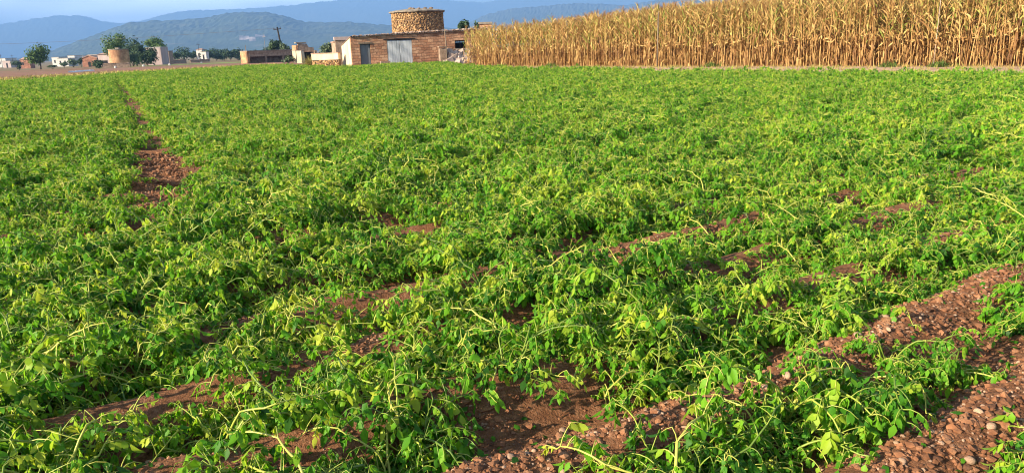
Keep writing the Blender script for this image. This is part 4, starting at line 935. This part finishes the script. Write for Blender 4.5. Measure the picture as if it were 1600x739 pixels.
# dry verge tufts: nobody could count them
mb = MB(); r = random.Random(9)
for i in range(3200):
    q = r.random(); a = at(-60+490*q, 60.5+34*q+r.uniform(0, 12)); z = tz(*a); az = r.uniform(0, 6.28); h = r.uniform(.12, .4); w = .1
    mb.add([(a[0]-w*math.cos(az), a[1]-w*math.sin(az), z), (a[0]+w*math.cos(az), a[1]+w*math.sin(az), z), (a[0]+r.uniform(-.1, .1), a[1]+.05, z+h)], [(0, 1, 2)], r.random())
tag(mb.build('verge_grass', MAT_DRYGRASS), 'short dry grass along the far crop edge', 'grass', kind='stuff')
mb = MB(); r = random.Random(19)
for i in range(2600):
    t_ = CL*r.uniform(-.05, 1.1); s_ = -0.2-9.0*r.random()**1.6; X, Y = CORN0+CD*t_+CN*s_
    if inside(X, Y) or Y < 12: continue
    z = tz(X, Y); n = r.randint(2, 5); tt = r.uniform(0, 1)
    for _ in range(n):
        az = r.uniform(0, 6.28); h = r.uniform(.04, .2); w = .02
        mb.add([(X-w*math.cos(az), Y-w*math.sin(az), z), (X+w*math.cos(az), Y+w*math.sin(az), z), (X+r.uniform(-.12, .12), Y+r.uniform(-.1, .1), z+h)], [(0, 1, 2)], tt)
tag(mb.build('track_grass', MAT_DRYGRASS), 'sparse dry grass and fallen straw on the dirt track by the maize', 'grass', kind='stuff')
# stones
SM = []
for k in range(6):
    r = random.Random(k+60); V = []
    ax = [r.uniform(.7, 1.1), r.uniform(.6, .9), r.uniform(.45, .7)]; dirs = [Vector((r.gauss(0, 1), r.gauss(0, 1), r.gauss(0, 1))).normalized() for _ in range(7)]; cut = [r.uniform(.62, .9) for _ in dirs]
    for v in ICO2[0]:
        q = v.copy()
        for d_, c_ in zip(dirs, cut):
            t = q.dot(d_)
            if t > c_: q = q-d_*(t-c_)*0.8
        V.append((q.x*ax[0], q.y*ax[1], q.z*ax[2]))
    me = bpy.data.meshes.new('stone'); me.from_pydata(V, [], ICO2[1]); me.materials.append(MAT_STONE)
    a = me.attributes.new('tint', 'FLOAT', 'POINT'); a.data.foreach_set('value', [r.uniform(.35, 1)]*len(V)); me.polygons.foreach_set('use_smooth', [True]*len(me.polygons)); me.update(); SM.append(me)
def put_stone(x, y, s, lab, grp=None):
    o = bpy.data.objects.new('stone', pr.choice(SM)); COL.objects.link(o); o.location = (x, y, tz(x, y)+s*0.22); o.rotation_euler = (pr.uniform(-.4, .4), pr.uniform(-.4, .4), pr.uniform(0, 6.28)); o.scale = (s, s, s); tag(o, lab, 'stone', grp)
for px, py, sz, lab in ((1229, 587, .032, 'pale pinkish stone, largest on the bare ridge at lower right'), (1197, 602, .026, 'flat pale stone left of the largest stone on the bare ridge'), (1383, 497, .034, 'reddish stone at the upper edge of the bare ridge'), (1404, 572, .026, 'rounded stone on the shaded side of the bare ridge'), (228, 694, .03, 'oval tan stone on bare soil at the bottom left'), (1340, 527, .03, 'pale block-like stone on the crest of the bare ridge'),
                        (1516, 710, .03, 'pale round stone in the bottom right corner soil'), (1548, 668, .03, 'tan stone near the right end of the bottom right soil'), (1440, 688, .026, 'brownish stone on the bottom right bare soil'), (1204, 640, .026, 'tan stone just below the crest of the bare ridge'), (880, 632, .03, 'brown flat stone beside the bare patch in the near middle'), (196, 590, .03, 'pale stone between wilted plants at the left')):
    x, y = ground_hit(px, py, 0.07); put_stone(x, y, sz, lab)
cnt = 0; tries = 0
while cnt < 150 and tries < 60000:
    tries += 1; e = pr.uniform(1.2, 6.3); n = pr.choice((2.30, 1.46))+pr.gauss(0, .13)
    x = e*E_ROW[0]+n*N_ROW[0]; y = e*E_ROW[1]+n*N_ROW[1]
    if bareness(x, y) > 0.05 or not in_view(x, y, 1.0): continue
    put_stone(x, y, 0.007+0.016*pr.random()**2.2, 'small tan stone on the bare reddish ridges at lower right', 'stones on the bare ridges'); cnt += 1
mb = MB(); r = random.Random(77); cnt = 0
def pebble(x, y, s):
    z = tz(x, y); an = r.uniform(0, 6.28); ca, sa = math.cos(an), math.sin(an); sx, sy, sz = s*r.uniform(.7, 1.3), s*r.uniform(.6, 1), s*r.uniform(.4, .8)
    mb.add([(x+(v.x*sx*ca-v.y*sy*sa)*(k := r.uniform(.62, 1.28)), y+(v.x*sx*sa+v.y*sy*ca)*k, z+sz*.1+v.z*sz*k) for v in ICO1[0]], ICO1[1], r.uniform(.1, .75))
while cnt < 5200:
    if r.random() < 0.45: e = r.uniform(1.0, 6.6); n = r.choice((2.30, 1.46))+r.gauss(0, .16); x = e*E_ROW[0]+n*N_ROW[0]; y = e*E_ROW[1]+n*N_ROW[1]
    elif r.random() < 0.25:
        q = r.random()*3.0; i = int(q); f_ = q-i; x = TRK[i][0]+(TRK[i+1][0]-TRK[i][0])*f_+r.gauss(0, .2); y = TRK[i][1]+(TRK[i+1][1]-TRK[i][1])*f_+r.gauss(0, .2)
    else:
        bx, by, ra, rb = r.choice(BARE); e, n = e_n(bx, by); e += r.gauss(0, ra*.6); n += r.gauss(0, rb*.6); x = e*E_ROW[0]+n*N_ROW[0]; y = e*E_ROW[1]+n*N_ROW[1]
    if bareness(x, y) > 0.1 or not in_view(x, y): continue
    pebble(x, y, (0.004+0.010*r.random()**2)*(1+max(0, (y-6))*0.06)); cnt += 1
tag(mb.build('gravel', MAT_STONE), 'small pebbles and clods scattered over the bare soil', 'gravel', kind='stuff')
mb = MB(); cnt = 0
while cnt < 3400:
    x, y = r.uniform(-5, 6), r.uniform(2.2, 8.5)
    if not in_view(x, y, 1.0) or bareness(x, y) > 0.25 or r.random() < (0.75 if bareness(x, y) < -0.06 else 0.2): continue
    az = r.uniform(0, 6.28); d = Vector((math.cos(az), math.sin(az), r.uniform(-.1, .25))); L = r.uniform(.025, .055)
    leaflet(mb, (x, y, tz(x, y)+.012), d, Vector((-d.y, d.x, r.uniform(-.4, .4))), L, L*.6, r.uniform(-.4, .4), r.uniform(.05, .5), r); cnt += 1
tag(mb.build('fallen_leaves', MAT_LEAF, None, True), 'wilted green leaves lying on the bare soil', 'fallen leaves', kind='stuff')
mb = MB(); cnt = 0
while cnt < 21000:
    q = r.random()
    if q < 0.4: e = r.uniform(1.0, 6.6); n = r.choice((2.30, 1.46))+r.gauss(0, .2); x = e*E_ROW[0]+n*N_ROW[0]; y = e*E_ROW[1]+n*N_ROW[1]
    elif q < 0.6:
        q = r.random()*3.0; i = int(q); f_ = q-i; x = TRK[i][0]+(TRK[i+1][0]-TRK[i][0])*f_+r.gauss(0, .22); y = TRK[i][1]+(TRK[i+1][1]-TRK[i][1])*f_+r.gauss(0, .25)
    elif q < 0.85:
        bx, by, ra, rb = r.choice(BARE)
        if by > 9: continue
        e, n = e_n(bx, by); e += r.gauss(0, ra*.8); n += r.gauss(0, rb*.8); x = e*E_ROW[0]+n*N_ROW[0]; y = e*E_ROW[1]+n*N_ROW[1]
    else: y = 2.3+7*r.random()**1.5; x = r.uniform(-.7, .7)*y
    if not in_view(x, y) or bareness(x, y) > 0.3: continue
    pebble(x, y, (0.007+0.020*r.random()**3)*(1+max(0, (y-6))*0.09)); cnt += 1
tag(mb.build('soil_clods', MAT_CLOD), 'crumbly red soil clods strewn over the bare ridges', 'clods', kind='stuff')
